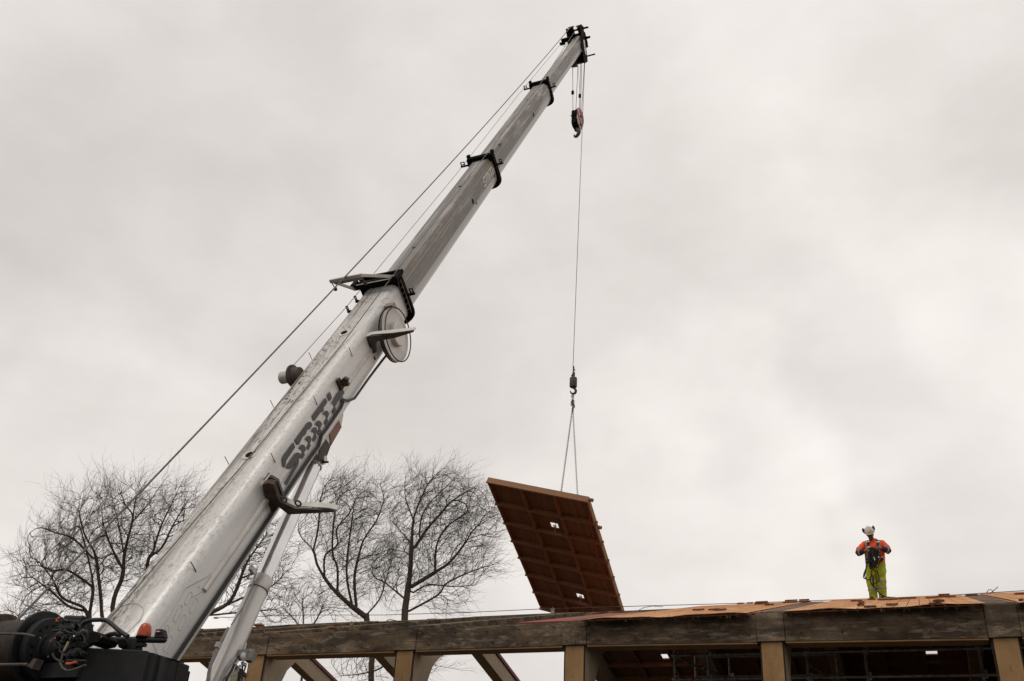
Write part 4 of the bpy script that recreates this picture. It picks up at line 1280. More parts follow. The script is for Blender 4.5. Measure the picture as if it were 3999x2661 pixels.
# roof panels still in place on the far slope
def slope_far(px, py):
    p = on_plane(px, py, W(0, VR, ZFR), unit(V * SF + Z))
    return uvz(p)
holes_far = {}
for q in ((2588, 2553), (3629, 2534), (2795, 2582)):
    h = slope_far(*q)
    for i in range(len(frames) - 1):
        if frames[i] < h[0] < frames[i + 1]:
            holes_far.setdefault(i, []).append(((h[0]), (h[1] - VR) / cf + .22))
f2 = V * cf - Z * sf
fpn = np.cross(A, f2)
for i in (4, 5, 6, 7):
    u, u2 = frames[i] + .165, frames[i + 1] - .165
    o = W(0, VR + .17, ZFR - .02)
    hl = [(x, y - .17 / cf) for x, y in holes_far.get(i, [])]
    mb = MB(); split_boards(mb, o, A, f2, fpn, u, u2, 0, 8.3, .03, hl)
    dk = mb.build('roof_deck', M['timber'], hall, HFm)
    for kk in range(8):
        yy = 8.3 * (kk + .5) / 8
        while any(-.26 < yy - hy < .30 for hx, hy in hl): yy += .05
        MB().box(o, A, f2, fpn, (u, u2), (yy - .025, yy + .025), (-.12, -.002)).build('joist', M['joist'], dk, HFm)
    for f in (1 / 3., 2 / 3.):
        x = u + (u2 - u) * f
        MB().box(o, A, f2, fpn, (x - .028, x + .028), (0, 8.3), (-.09, -.003)).build('rib', M['joist'], dk, HFm)
    mb = MB(); tile_cover(mb, o + fpn * .055, A, f2, fpn, u - .1, u2 + .1, 0, 8.3, hl, flip=-1, tw=.33, tl=.5)
    mb.build('tile_covering', M['tile'], hall, HFm)
# near slope: decks with tile still on
n2_ = V * cn + Z * sn
npn = np.cross(A, n2_)
NL = (VR - VN) / cn
rt = random.Random(21)
for i in (5, 6, 7):
    u, u2 = frames[i] + .17, frames[i + 1] - .17
    o = W(0, VN, ZT + .005)
    mb = MB(); split_boards(mb, o, A, n2_, npn, u, u2, .15, NL - .1, .025, [])
    dk = mb.build('roof_deck', M['timber'], hall, HFm)
    joists('joist', dk, HFm, o, A, n2_, npn, u, u2, .2, NL - .2, 8, .10, 0, 'timber')
    xl = u + (.12 if i == 5 else .03); xr = u2 + (-.12 if i == 5 else .0)
    mb = MB(); tile_cover(mb, o + npn * .034, A, n2_, npn, frames[i] + (.15 if i == 5 else .23), frames[i + 1] - (.28 if i == 5 else .17), -.27, NL - .02, wav=.011, rnd=rt)
    mb.build('tile_covering', M['tile'], hall, HFm, angle=20)
    # splintered batten ends hanging under the eave
    mb = MB()
    for _ in range(26):
        x = rt.uniform(frames[i] + .2, frames[i + 1] - .25); L0 = rt.uniform(.01, .055)
        p = W(x, VN - .19 + rt.uniform(-.02, .05), ZT - .03)
        mb.box(p, A, V, unit(Z + A * rt.uniform(-.3, .3)), (-.006, .006), (-.006, .006), (-L0, .02))
    mb.build('batten_splinters', M['timber_edge'], hall, HFm)
    mb = MB(); mb.box(o, A, n2_, npn, (frames[i] + .2, frames[i + 1] - .25), (-.22, -.02), (.005, .024))
    mb.build('eaves_batten', M['timber'], hall, HFm)
# bare red sarking strips left beside two frames
def sark(x0, x1, L0, dz=.02):
    mb = MB(); o = W(0, VN + .02, ZT + dz)
    mb.box(o, A, n2_, npn, (x0, x1), (0, L0), (0, .02))
    mb.build('red_sarking', M['felt'], hall, HFm)
sark(frames[5] - 1.02, frames[5] + .14, NL * .55, .012)
# gable wall of grey boards under the far left end
mb = MB()
for kk in range(14):
    mb.box(np.zeros(3), A, V, Z, (-21.5, -21.4), (15.5, 31.2), (3.0 + .3 * kk, 3.0 + .3 * kk + .29)) if 3.0 + .3 * kk < 5.4 else None
mb.build('gable_boards', M['concrete'], hall, HFm)
# unseen dark walls and slab, added to darken the hall inside
M['shade_wall'] = simple('dark_shade_wall', (.05, .035, .026), (.03, .022, .017), 2, .9)
M['shade_slab'] = simple('dark_shade_slab', (.035, .028, .023), (.022, .018, .015), 2, .9)
mb = MB(); hb(mb, (-8.0, 7.0), (VN + .6, VE), (.004, .05)); mb.build('shade_slab', M['shade_slab'], hall, HFm)
mb = MB(); mb.prism([W(4.2, v_, z_) for v_, z_ in ((VN + .3, 0), (VE, 0), (VE, 5.1), (VR, 7.4), (VN + .3, 5.2))], A * .2); mb.build('gable_shade_wall', M['shade_wall'], hall, HFm)
mb = MB(); hb(mb, (-8.0, 12.0), (VE + .02, VE + .2), (0, 5.1)); mb.build('rear_shade_wall', M['shade_wall'], hall, HFm)

# ================================================================== LOOSE THINGS ON THE ROOF
def near_roof(px, py, lift=.045):
    return on_plane(px, py, W(0, VN, ZT + .005 + lift), npn)
rl = random.Random(8)
loose = [  # x, y, width px, layers, wording
 (2722, 2385, 32, 1, 'single flat tile lying low on the left tiled panel, the leftmost loose tile there'),
 (2786, 2384, 28, 1, 'left of two touching loose tiles low on the left tiled panel'),
 (2816, 2385, 34, 1, 'right of two touching loose tiles low on the left tiled panel'),
 (2895, 2358, 24, 1, 'dark loose tile on the crest of the left tiled panel, leftmost on that crest'),
 (2930, 2357, 22, 1, 'pale loose tile on the crest just right of the leftmost crest tile'),
 (2975, 2360, 50, 2, 'longest double stack of loose tiles on the crest of the left tiled panel'),
 (3010, 2364, 34, 1, 'loose tile lying just below the long double stack on the left panel crest'),
 (3090, 2354, 48, 2, 'stack of loose tiles on the crest left of the bare concrete gap'),
 (3140, 2352, 40, 2, 'stack of loose tiles on the crest touching the bare concrete gap'),
 (3348, 2349, 34, 1, 'loose tile on the crest just left of the worker'),
 (3410, 2343, 22, 1, 'short dark tile at the feet of the worker'),
 (3448, 2344, 36, 1, 'loose tile just right of the feet of the worker'),
 (3488, 2343, 40, 1, 'loose tile second to the right of the feet of the worker'),
 (3362, 2366, 26, 2, 'tilted tile on a stub, on the slope below and left of the worker'),
 (3398, 2374, 38, 1, 'loose tile lowest on the slope below the worker'),
 (3492, 2365, 34, 1, 'thin sliver of tile on the slope below and right of the worker'),
 (3545, 2339, 60, 1, 'long loose tile on the crest left of the dark tile group'),
 (3632, 2337, 38, 1, 'dark loose tile on the crest, left one of the dark group'),
 (3680, 2333, 46, 2, 'two stacked dark tiles on the crest right of the worker'),
 (3718, 2332, 32, 1, 'dark loose tile on the crest, right one of the dark group'),
 (3672, 2347, 14, 1, 'tiny tile fragment on the slope above the upright brick like tile'),
 (3662, 2362, 40, 2, 'thick loose tile alone on the right slope below the crest'),
 (3790, 2328, 40, 1, 'loose tile on the crest nearest the rolled felt'),
 (3988, 2322, 36, 1, 'loose tile on the crest at the right edge of the roof'),
 (3996, 2348, 14, 1, 'loose tile on the slope at the right edge of the roof'),
]
for (x, y, w, ly, text) in loose:
    p = near_roof(x, y)
    q = uvz(p)
    if q[1] > VR - .1:
        p = at_v(x, y, VR - .25); 
        p = W(uvz(p)[0], VR - .25, ZT + .05 + SN * (VR - .25 - VN))
    wd_ = w / ppm(p)
    mb = MB(); yaw = rl.uniform(-.25, .25)
    ax = unit(A * math.cos(yaw) + n2_ * math.sin(yaw)); ay = np.cross(npn, ax)
    fr_ = mat4(p, ax, ay, npn)
    for kk in range(ly):
        t = .030
        oo = p + npn * (.002 + kk * (t + .004)) + ax * rl.uniform(-.03, .03)
        mb.box(oo, ax, ay, npn, (-wd_ / 2 * (1 if kk == 0 else .7), wd_ / 2), (-.10, .12), (0, t))
    o = mb.build('loose_tile', M['loose'], None, fr_, bevel=.004)
    tag(o, text, 'roof tile', 'loose tiles on the roof')

# scraps of timber on the left beams
for (x, y, w, h, text, up_) in ((1372, 2436, 14, 18, 'orange splinter of timber standing on the bare beam at left', 1), (1298, 2451, 30, 5, 'flat broken batten lying on the bare beam at left', 0), (1335, 2440, 16, 14, 'thin slanted lath leaning on the bare beam at left', 2), (1010, 2441, 40, 5, 'orange batten lying on the far beam left of the bare trees', 0), (1690, 2420, 40, 4, 'orange tile scrap lying on the far beam under the right bare tree', 0)):
    p = at_v(x, y, VN + .35) if y > 2430 else at_v(x, y, VR - .1)
    kx = 1 / ppm(p); mb = MB()
    if up_ == 1:
        mb.prism([p + A * a_ * kx + Z * b_ * kx for a_, b_ in ((-8, -10), (6, -10), (9, 2), (2, 4), (0, 10), (-6, 6))], V * .03)
    elif up_ == 2:
        mb.prism([p + A * a_ * kx + Z * b_ * kx for a_, b_ in ((-9, -9), (-6, -9), (9, 8), (8, 9))], V * .02)
    else:
        mb.box(p, A, V, Z, (-w * kx / 2, w * kx / 2), (-.06, .06), (-.014, .014))
    tag(mb.build('timber_scrap', M['timber_edge'], None, mat4(p, A, V, Z)), text, 'timber scrap', 'scraps left on the beams')

# rolled felt and a bent wire at the right end
p = at_v(3910, 2352, 21.2); p2 = at_v(3862, 2335, 22.4)
mb = MB().lathe(p, p2 - p, [(.03, 0), (.06, 0), (.085, .01), (.085, np.linalg.norm(p2 - p)), (.02, np.linalg.norm(p2 - p))], 20)
tag(mb.build('felt_roll', M['weight'], None, mat4(p, A, V, Z)), 'dark roll of roofing felt lying in the bare gap at the right', 'roll')
wv = 22.6
mb = MB().tube([at_v(x, y, wv) for x, y in ((3853, 2330), (3855, 2312), (3861, 2304), (3868, 2302), (3875, 2306), (3885, 2320), (3905, 2342), (3912, 2352))], .008, 6)
mb.tube([at_v(x, y, wv) for x, y in ((3857, 2328), (3870, 2316), (3898, 2292))], .008, 6)
tag(mb.build('bent_wire', M['rust'], None, mat4(at_v(3853, 2330, wv), A, V, Z)), 'thin bent wire loops sticking up beside the felt roll', 'wire')
mb = MB().tube([at_v(x, y, VR - .3) for x, y in ((2495, 2383), (2515, 2373), (2550, 2367), (2565, 2369), (2590, 2370))], .007, 5)
tag(mb.build('bent_wire', M['rust'], None, mat4(at_v(2500, 2380, VR), A, V, Z)), 'loose wire curling along the ridge just right of the hanging panel', 'wire')
mb = MB().tube([at_v(x, y, VN + .4) for x, y in ((1510, 2430), (1512, 2423), (1525, 2420), (1560, 2427), (1600, 2428))], .008, 5)
tag(mb.build('bent_wire', M['rust'], None, mat4(at_v(1512, 2425, VN), A, V, Z)), 'dark wire loop lying on the bare left beams', 'wire')
# life line along the ridge with its post
lv = VR + .12
mb = MB().tube([at_v(x, y, lv) for x, y in ((838, 2413), (1180, 2402), (1500, 2402), (1850, 2391), (2100, 2379), (2500, 2367), (2900, 2356), (3400, 2338), (3700, 2325), (4050, 2304))], .0085, 6)
ll = mb.build('safety_line', M['rust'], None, mat4(at_v(2158, 2376, lv), A, V, Z))
tag(ll, 'thin steel safety line stretched along the ridge of the hall', 'cable')
mb = MB().tube([at_v(833, 2415, lv), at_v(838, 2411, lv), at_v(850, 2411, lv), at_v(855, 2414, lv), at_v(848, 2416, lv), at_v(838, 2416, lv)], .012, 6)
mb.build('turnbuckle', M['galv'], ll)
p = at_v(2158, 2396, lv); kx = 1 / ppm(p)
mb = MB()
mb.box(p, A, V, Z, (-7 * kx, 7 * kx), (-.04, .04), (-.16, .012)); mb.box(p, A, V, Z, (-5 * kx, 5 * kx), (-.03, .03), (.02, 12 * kx)); mb.box(p, A, V, Z, (-8 * kx, 8 * kx), (-.02, .02), (15 * kx, 18 * kx)); mb.cyl(p, p + Z * 24 * kx, .01, 6)
for s in (-1, 1): mb.tube([p + A * s * 7 * kx, p + A * s * 3 * kx + Z * 16 * kx], .008, 5)
tag(mb.build('cable_anchor', M['galv'], None, mat4(p, A, V, Z)), 'small galvanised anchor holding the safety line on the ridge', 'anchor')

# ================================================================== SCAFFOLD INSIDE
SV = 16.6
scf = empty('scaffold', W(-3.5, SV, 0), A, V, Z)
tag(scf, 'galvanised tube scaffold with red tape marks standing inside the hall', 'scaffold')
def su(px, py, v=SV): return uvz(at_v(px, py, v))
z1 = su(2640, 2560)[2]; z2 = su(2640, 2654)[2]
stds = [su(2637, 2600)[0], su(2767, 2600)[0], su(3155, 2600)[0], su(3385, 2600)[0], su(3835, 2600)[0]]
for i, u in enumerate(stds):
    mb = MB().cyl(W(u, SV, 0), W(u, SV, z1 + (.10 if i < 2 else .2)), .024, 12)
    s_ = mb.build('standard', M['galv'], scf)
    for zz in (z1, z2):
        mb = MB().lathe(W(u, SV, zz - .04), Z, [(.02, 0), (.034, .0), (.06, .03), (.06, .045), (.034, .07), (.02, .07)], 14)
        mb.box(W(u, SV, zz), A, V, Z, (.02, .06), (-.025, .025), (-.06, .06))
        mb.build('coupler', M['galv'], s_)
u0 = stds[0]
MB().cyl(W(u0 - .10, SV - .03, z1 + .11), W(u0 + .13, SV - .03, z1 + .10), .012, 8).build('jack_handle', M['galv'], scf)
for zz, dv in ((z1, 0), (z2, 0)):
    MB().cyl(W(u0, SV, zz), W(3.9, SV, zz - .02), .024, 12).build('ledger', M['galv'], scf)
for px, py, zz in ((2707, 2561, z1), (2709, 2655, z2), (2834, 2655, z2), (3306, 2550, z1), (3745, 2542, z1), (3237, 2652, z2), (3760, 2648, z2)):
    u = su(px, py)[0]
    MB().cyl(W(u - .026, SV, zz), W(u + .026, SV, zz), .0255, 14).build('tape_band', M['redtape'], scf)
SV2 = 18.2
st2 = [su(2717, 2600, SV2)[0], su(2733, 2600, SV2 + .3)[0], su(2850, 2600, SV2)[0], su(3270, 2600, SV2)[0]]
for u in st2:
    MB().cyl(W(u, SV2, 0), W(u, SV2, z1 + .35), .024, 10).build('standard', M['galv'], scf)
for px, py in ((2900, 2640), (2900, 2562)):
    zz = su(px, py, SV2)[2]
    MB().cyl(W(st2[0], SV2, zz), W(st2[3], SV2, zz - .01), .024, 10).build('ledger', M['galv'], scf)
mb = MB()
for a_, b_ in (((2655, 2572), (2735, 2645)), ((2745, 2610), (2800, 2660)), ((3165, 2600), (3230, 2661))):
    MB().cyl(W(*su(*a_)[:1], SV, su(*a_)[2]), W(*su(*b_)[:1], SV2, su(*b_, SV2)[2]), .02, 10).build('brace', M['galv'], scf)
for px, zz in ((2776, z1), (2860, z2 + .05)):
    u = su(px, 2600)[0]
    MB().lathe(W(u, SV - .03, zz), unit(-V + A * .3), [(.01, 0), (.03, 0), (.03, .03), (.01, .03)], 12).build('tube_end', M['silver'], scf)

# ================================================================== WORKER
pf = W(uvz(at_v(3416, 2346, VR - .02))[0], VR - .02, ZR - .03)
tw_ = unit(np.array([-pf[0], -pf[1], 0])); rw_ = np.cross(Z, tw_)
if rw_ @ A < 0: rw_ = -rw_
# measure the true scale: helmet top is seen at y = 2058
top_ = on_plane(3398, 2058, pf, tw_)
HS = (top_[2] - pf[2]) / 1.86
def P(x, y, z):                                    # x to the right, y towards the viewer
    return pf + (rw_ * (x + .12 * z) + tw_ * y + Z * z) * HS
man = empty('person', pf, rw_, tw_, Z)
tag(man, 'worker in orange jacket, lime trousers and white helmet standing on the ridge handling black rope', 'person')
PFm = wm(man)
M['orange'] = simple('orange_hi_vis', (.85, .085, .012), (.62, .05, .01), 9, .75)
M['lime'] = simple('lime_hi_vis', (.36, .40, .012), (.17, .185, .012), 8, .8, bump=.4)
M['reflect'] = simple('grey_reflective_band', (.24, .215, .19), (.17, .15, .135), 12, .5)
M['navy'] = simple('navy_cloth', (.022, .018, .026), (.012, .011, .016), 9, .85)
M['skin'] = simple('skin', (.25, .115, .075), (.17, .075, .05), 12, .6)
M['beard'] = simple('brown_beard', (.055, .027, .018), (.03, .015, .01), 25, .9)
M['helmet'] = simple('white_helmet', (.60, .54, .49), (.40, .34, .30), 14, .4)
M['strap'] = simple('dark_webbing', (.022, .02, .017), (.012, .011, .01), 12, .8)
M['rope_black'] = simple('black_rope', (.014, .012, .012), (.008, .007, .007), 30, .85)

def body_mesh():
    """one continuous skinned figure with fingers"""
    vs = []; es = []; rs = []
    def add(p, r, par=None):
        vs.append(P(*p)); rs.append(r if hasattr(r, '__len__') else (r, r))
        if par is not None: es.append((par, len(vs) - 1))
        return len(vs) - 1
    pel = add((.02, 0, .92), (.15, .11))
    ab = add((.01, 0, 1.08), (.14, .10), pel); ch = add((-.02, .0, 1.30), (.155, .105), ab)
    nk0 = add((-.045, .02, 1.46), (.07, .06), ch); nk = add((-.07, .05, 1.53), (.056, .056), nk0)
    h1 = add((-.10, .10, 1.60), (.078, .085), nk); h2 = add((-.125, .085, 1.69), (.082, .095), h1); add((-.14, .06, 1.76), (.06, .07), h2)
    for s, sh, el, wr in ((-1, (-.225, .0, 1.42), (-.385, .06, 1.20), (-.225, .22, 1.185)), (1, (.165, 0, 1.43), (.315, .06, 1.21), (.155, .22, 1.235))):
        a = add(sh, .07, ch); b = add(el, .05, a); c = add(wr, .033, b)
        # palm, four fingers, thumb
        d = np.array((.075 if s < 0 else -.08, .05, .0)); pm_ = add(tuple(np.array(wr) + d * .55), (.040, .024), c); kn = add(tuple(np.array(wr) + d), (.042, .022), pm_)
        for f in range(4):
            q0 = np.array(wr) + d * 1.05 + np.array((0, .004, .030 - .020 * f)); L0 = (.030, .034, .032, .025)[f]
            dx = .9 if s < 0 else -.9
            i0 = add(tuple(q0), .0095, kn)
            i1 = add(tuple(q0 + np.array((dx * L0, .006, -.006))), .0090, i0)
            i2 = add(tuple(q0 + np.array((dx * L0 * 1.6, -.016, -.014))), .0082, i1)
            add(tuple(q0 + np.array((dx * L0 * 1.5, -.038, -.018))), .0075, i2)
        t0 = np.array(wr) + d * .45 + np.array((0, -.012, .03))
        j0 = add(tuple(t0), .011, pm_); j1 = add(tuple(t0 + d * .3 + np.array((0, -.01, .024))), .010, j0); add(tuple(t0 + d * .65 + np.array((0, -.008, .03))), .008, j1)
    for s, hip, kne, ank, toe in ((-1, (-.07, 0, .86), (-.10, .035, .48), (-.055, -.01, .09), (-.08, .14, .035)), (1, (.11, 0, .86), (.15, .035, .48), (.18, -.01, .09), (.20, .14, .035))):
        a = add(hip, .095, pel); b = add(kne, .06, a); c = add(ank, .045, b); add(toe, (.04, .03), c)
    me = bpy.data.meshes.new('body')
    inv = np.array(PFm.inverted()); v = np.array(vs) @ inv[:3, :3].T + inv[:3, 3]
    me.from_pydata(v.tolist(), es, [])
    me.materials.append(M['skin'])
    o = place('body', me, man, PFm)
    o.modifiers.new('skin', 'SKIN'); sm = o.modifiers.new('sub', 'SUBSURF'); sm.levels = 1; sm.render_levels = 2
    for i, r in enumerate(rs):
        me.skin_vertices[0].data[i].radius = (r[0] * HS, r[1] * HS)
    me.skin_vertices[0].data[0].use_root = True
    return o
body_mesh()
def eloft(mb, secs, n=24, mi=0, wob=0.0, seed=0):
    """secs: list of (cx,cy,cz, rx, ry) horizontal-ish sections"""
    rj = random.Random(seed); ph = rj.uniform(0, 6)
    rings = []
    for k, (cx, cy, cz, rx, ry) in enumerate(secs):
        r_ = []
        for i in range(n):
            t = 2 * math.pi * i / n
            w = 1 + wob * (math.sin(3 * t + ph + k * 1.3) + .6 * math.sin(5 * t + 2 * ph - k * 2.1)) * .5
            r_.append(P(cx + rx * w * math.cos(t), cy + ry * w * math.sin(t), cz))
        rings.append(r_)
    mb.loft(rings, True, mi)
def ltube(mb, pts, rs, n=16, wob=0):
    """tapered sleeve along points (person space)"""
    rj = random.Random(4)
    mb.tube([P(*p) for p in pts], [r * HS * (1 + wob * rj.uniform(-1, 1)) for r in rs], n)
# trousers
mb = MB()
eloft(mb, [(.02, 0, 1.02, .20, .135), (.02, 0, .95, .225, .145), (.02, 0, .86, .235, .15), (.02, 0, .78, .23, .145), (.02, 0, .73, .20, .125)], wob=.03)
eloft(mb, [(-.09, .0, .84, .115, .125), (-.085, .01, .70, .122, .12), (-.08, .02, .55, .120, .115), (-.075, .03, .46, .118, .115), (-.055, .02, .36, .110, .11), (-.04, .0, .24, .100, .10), (-.03, -.01, .12, .098, .095), (-.03, -.01, .045, .10, .10)], wob=.05, seed=1)
eloft(mb, [(.13, .0, .84, .12, .125), (.145, .01, .72, .128, .125), (.14, .015, .62, .112, .115), (.15, .025, .52, .116, .115), (.155, .03, .44, .112, .115), (.165, .015, .32, .106, .11), (.178, .0, .20, .096, .10), (.185, -.01, .11, .090, .095), (.185, -.01, .045, .092, .10)], wob=.05, seed=2)
tr = mb.build('trousers', M['lime'], man, PFm, angle=60)
for (x, y, z, rx, ry, dz) in ((.155, .028, .455, .118, .121, .055), (.167, .012, .30, .110, .115, .05), (-.045, .008, .285, .111, .111, .055)):
    mb = MB(); eloft(mb, [(x, y, z - dz / 2, rx * .985, ry), (x, y, z + dz / 2, rx * 1.01, ry)]); mb.build('reflective_band', M['reflect'], tr, PFm)
for x in (-.06, .19):
    mb = MB(); mb.ellipsoid(P(x, .06, .045), rw_ * .05 * HS, tw_ * .135 * HS, Z * .05 * HS, 14, 8); mb.build('boot', M['strap'], man, PFm)
# jacket
mb = MB()
tors = [(.02, 0, .93, .225, .15), (.015, 0, 1.0, .23, .15), (.005, 0, 1.10, .235, .145), (-.005, .0, 1.22, .24, .145), (-.015, .0, 1.33, .24, .14), (-.025, 0, 1.42, .225, .13), (-.035, .0, 1.475, .165, .105), (-.05, .01, 1.515, .09, .08), (-.06, .02, 1.545, .075, .07)]
eloft(mb, tors, 28, wob=.02)
ltube(mb, [(-.15, 0, 1.445), (-.225, .0, 1.42), (-.30, .02, 1.34), (-.375, .05, 1.235), (-.395, .07, 1.19)], [.07, .088, .085, .078, .06], 18, .03)
ltube(mb, [(.09, 0, 1.45), (.165, .0, 1.43), (.235, .02, 1.345), (.305, .05, 1.25), (.33, .07, 1.205)], [.07, .088, .086, .08, .06], 18, .03)
jk = mb.build('jacket', M['orange'], man, PFm, angle=60)
mb = MB()
ltube(mb, [(-.395, .055, 1.215), (-.37, .085, 1.175), (-.30, .15, 1.175), (-.225, .215, 1.19)], [.066, .074, .064, .050], 16)
ltube(mb, [(.33, .055, 1.23), (.31, .085, 1.195), (.24, .15, 1.215), (.165, .21, 1.235)], [.068, .076, .066, .052], 16)
mb.build('jacket_cuff', M['navy'], jk, PFm, angle=60)
mb = MB()
ltube(mb, [(-.345, .035, 1.295), (-.365, .044, 1.262)], [.0835, .082], 18)
ltube(mb, [(.262, .032, 1.315), (.287, .042, 1.278)], [.085, .084], 18)
ltube(mb, [(-.345, .115, 1.172), (-.318, .136, 1.173)], [.071, .068], 16)
ltube(mb, [(.298, .105, 1.20), (.27, .128, 1.208)], [.074, .071], 16)
mb.build('reflective_band', M['reflect'], jk, PFm)
def strip(mb, pts, w, t=.012):
    """flat webbing through person-space points, lying in the x-z front"""
    P_ = [P(*p) for p in pts]
    for a_, b_ in zip(P_[:-1], P_[1:]):
        d = unit(b_ - a_); x = unit(np.cross(d, tw_)); n_ = np.cross(x, d)
        mb.box(a_, x, d, n_, (-w / 2 * HS, w / 2 * HS), (-.004, np.linalg.norm(b_ - a_) + .004), (-t / 2, t / 2))
for s, x0, x1 in ((-1, -.165, -.135), (1, .09, .075)):
    mb = MB(); strip(mb, [(x0 + .01, -.02, 1.50), (x0, .085, 1.46), (x0, .128, 1.38), (x1, .148, 1.20), (x1, .150, 1.02)], .105)
    mb.build('reflective_band', M['reflect'], jk, PFm)
har = MB()
for s, x0, x1 in ((-1, -.15, -.125), (1, .075, .07)):
    strip(har, [(x0 + .02, -.04, 1.515), (x0, .09, 1.475), (x0, .137, 1.39), (x1, .158, 1.22), (x1, .158, 1.00)], .062)
strip(har, [(-.17, .12, 1.0), (.02, .16, .985), (.20, .11, 1.0)], .06); strip(har, [(-.14, .14, 1.16), (.08, .16, 1.15)], .045)
strip(har, [(.16, .09, 1.14), (.17, .10, 1.0), (.15, .13, .93)], .06); strip(har, [(.17, .02, .95), (.20, -.02, .84)], .03)
har.ellipsoid(P(.03, -.02, 1.53), rw_ * .03, tw_ * .03, Z * .03, 10, 6)
hn = har.build('harness', M['strap'], man, PFm)
mb = MB()
for x, z, w in ((-.155, 1.432, .036), (.085, 1.415, .034), (-.13, 1.285, .03), (.16, 1.015, .03), (.10, .965, .024)):
    y = .172 if z < 1.3 else .145
    mb.tube([P(x - w, y, z - .012), P(x + w, y, z + .004), P(x + w, y, z + .026), P(x - w, y, z + .012), P(x - w, y, z - .012)], .008, 6)
mb.build('buckle', M['cyl'], hn, PFm)
# navy lower front and pockets of the jacket
mb = MB(); eloft(mb, [(-.075, .006, .925, .14, .152), (-.075, .006, 1.05, .148, .152), (-.08, .006, 1.16, .15, .150)], 22); mb.build('jacket_panel', M['navy'], jk, PFm)
mb = MB(); strip(mb, [(-.17, .12, .955), (-.10, .15, .985)], .05); mb.build('pouch', M['reflect'], man, PFm)
# head: helmet, ear defenders, beard, nose and eyes under the peak
hx = unit(rw_ * .96 + Z * .20); hup = unit(Z * .80 + tw_ * .58 - rw_ * .10); hup = unit(hup - hx * (hup @ hx)); hf = np.cross(hup, hx)
if hf @ tw_ < 0: hf = -hf
hcn = P(-.125, .075, 1.715)
mb = MB()
mb.ellipsoid(hcn, hx * .122 * HS, hf * .140 * HS, hup * .135 * HS, 28, 10, -8, 90)
mb.prism([hcn + (hx * a_ + hf * b_) * HS - hup * .018 * HS for a_, b_ in ((-.118, .06), (-.10, .13), (-.05, .185), (0, .197), (.05, .185), (.10, .13), (.118, .06), (.08, .0), (-.08, .0))], hup * .012)
mb.tube([hcn + (hup * .132 - hf * .05) * HS, hcn + (hup * .128 + hf * .045) * HS, hcn + (hup * .085 + hf * .105) * HS], .016 * HS, 8)
hel = mb.build('helmet', M['helmet'], man, PFm, angle=50)
mb = MB()
for s in (-1, 1):
    c = hcn + (hx * s * .125 + hup * .055 - hf * .02) * HS
    mb.ellipsoid(c, hf * .05 * HS, hup * .065 * HS, hx * .032 * HS, 14, 8)
    mb.tube([c - hup * .05 * HS, hcn + (hx * s * .12 - hup * .02) * HS], .009, 6)
mb.build('ear_defender', M['strap'], hel, PFm)
mb = MB()
mb.ellipsoid(P(-.095, .155, 1.555), rw_ * .058 * HS, tw_ * .045 * HS, Z * .055 * HS, 14, 8); mb.ellipsoid(P(-.09, .17, 1.50), rw_ * .040 * HS, tw_ * .03 * HS, Z * .06 * HS, 12, 8)
mb.build('beard', M['beard'], man, PFm)
mb = MB(); mb.ellipsoid(P(-.10, .195, 1.612), rw_ * .014 * HS, tw_ * .02 * HS, Z * .024 * HS, 10, 6)
for s in (-1, 1): mb.ellipsoid(P(-.105 + s * .075, .09, 1.63), rw_ * .012, tw_ * .02, Z * .03, 8, 6)
mb.build('nose_and_ears', M['skin'], man, PFm)
mb = MB()
for s in (-1, 1): mb.ellipsoid(P(-.102 + s * .03, .178, 1.63), rw_ * .011, tw_ * .008, Z * .008, 8, 6)
mb.ellipsoid(P(-.098, .19, 1.565), rw_ * .022, tw_ * .01, Z * .006, 8, 6)
mb.build('eyes_and_mouth', M['beard'], man, PFm)
# the bunch of rope in his hands
mb = MB(); rr_ = random.Random(12)
top = np.array((-.055, .285, 1.235))
for kk in range(34):
    xa = rr_.uniform(-.14, .02); xb = xa + rr_.uniform(.03, .13); zb = rr_.uniform(.70, .98); yy = .25 + rr_.uniform(-.05, .07)
    pts = [top + np.array((rr_.uniform(-.03, .03), rr_.uniform(-.02, .02), 0)), (xa, yy, 1.10), (xa - .01, yy, (1.05 + zb) / 2), ((xa + xb) / 2 - .02, yy + .01, zb), (xb, yy + .01, (1.05 + zb) / 2), (xb - .01, yy, 1.1), top + np.array((rr_.uniform(-.03, .05), .02, 0))]
    # smooth the loop
    pts = np.array(pts, float); sm = []
    for t in np.linspace(0, len(pts) - 1.001, 22):
        i_ = int(t); f_ = t - i_; p0_, p1_, p2_, p3_ = pts[max(i_ - 1, 0)], pts[i_], pts[min(i_ + 1, len(pts) - 1)], pts[min(i_ + 2, len(pts) - 1)]
        sm.append(.5 * ((2 * p1_) + (-p0_ + p2_) * f_ + (2 * p0_ - 5 * p1_ + 4 * p2_ - p3_) * f_ ** 2 + (-p0_ + 3 * p1_ - 3 * p2_ + p3_) * f_ ** 3))
    mb.tube([P(*q) for q in sm], .010, 6)
def img(px, py, d=.27):
    q = on_plane(3250 + px / 3.92, 2000 + py / 3.92, P(0, d, 1), tw_); return q
for pts in ([(560, 700), (520, 860), (485, 950), (480, 1000), (497, 1022), (530, 1000)], [(540, 760), (515, 900), (500, 970), (510, 1020), (545, 1042), (590, 1020)], [(690, 900), (715, 980), (720, 1040), (695, 1085), (655, 1095), (632, 1070), (640, 960)],
            [(590, 980), (580, 1040), (600, 1100), (630, 1140), (620, 1040)], [(600, 900), (630, 1060), (640, 1140), (690, 1210), (760, 1270), (840, 1302), (930, 1306), (1010, 1312), (1045, 1324)], [(600, 950), (585, 1050), (610, 1110), (640, 1150)]):
    mb.tube([img(*q) for q in pts], .0125, 6)
mb.tube([img(625, 640, .29), img(640, 760, .3)], .02, 6)
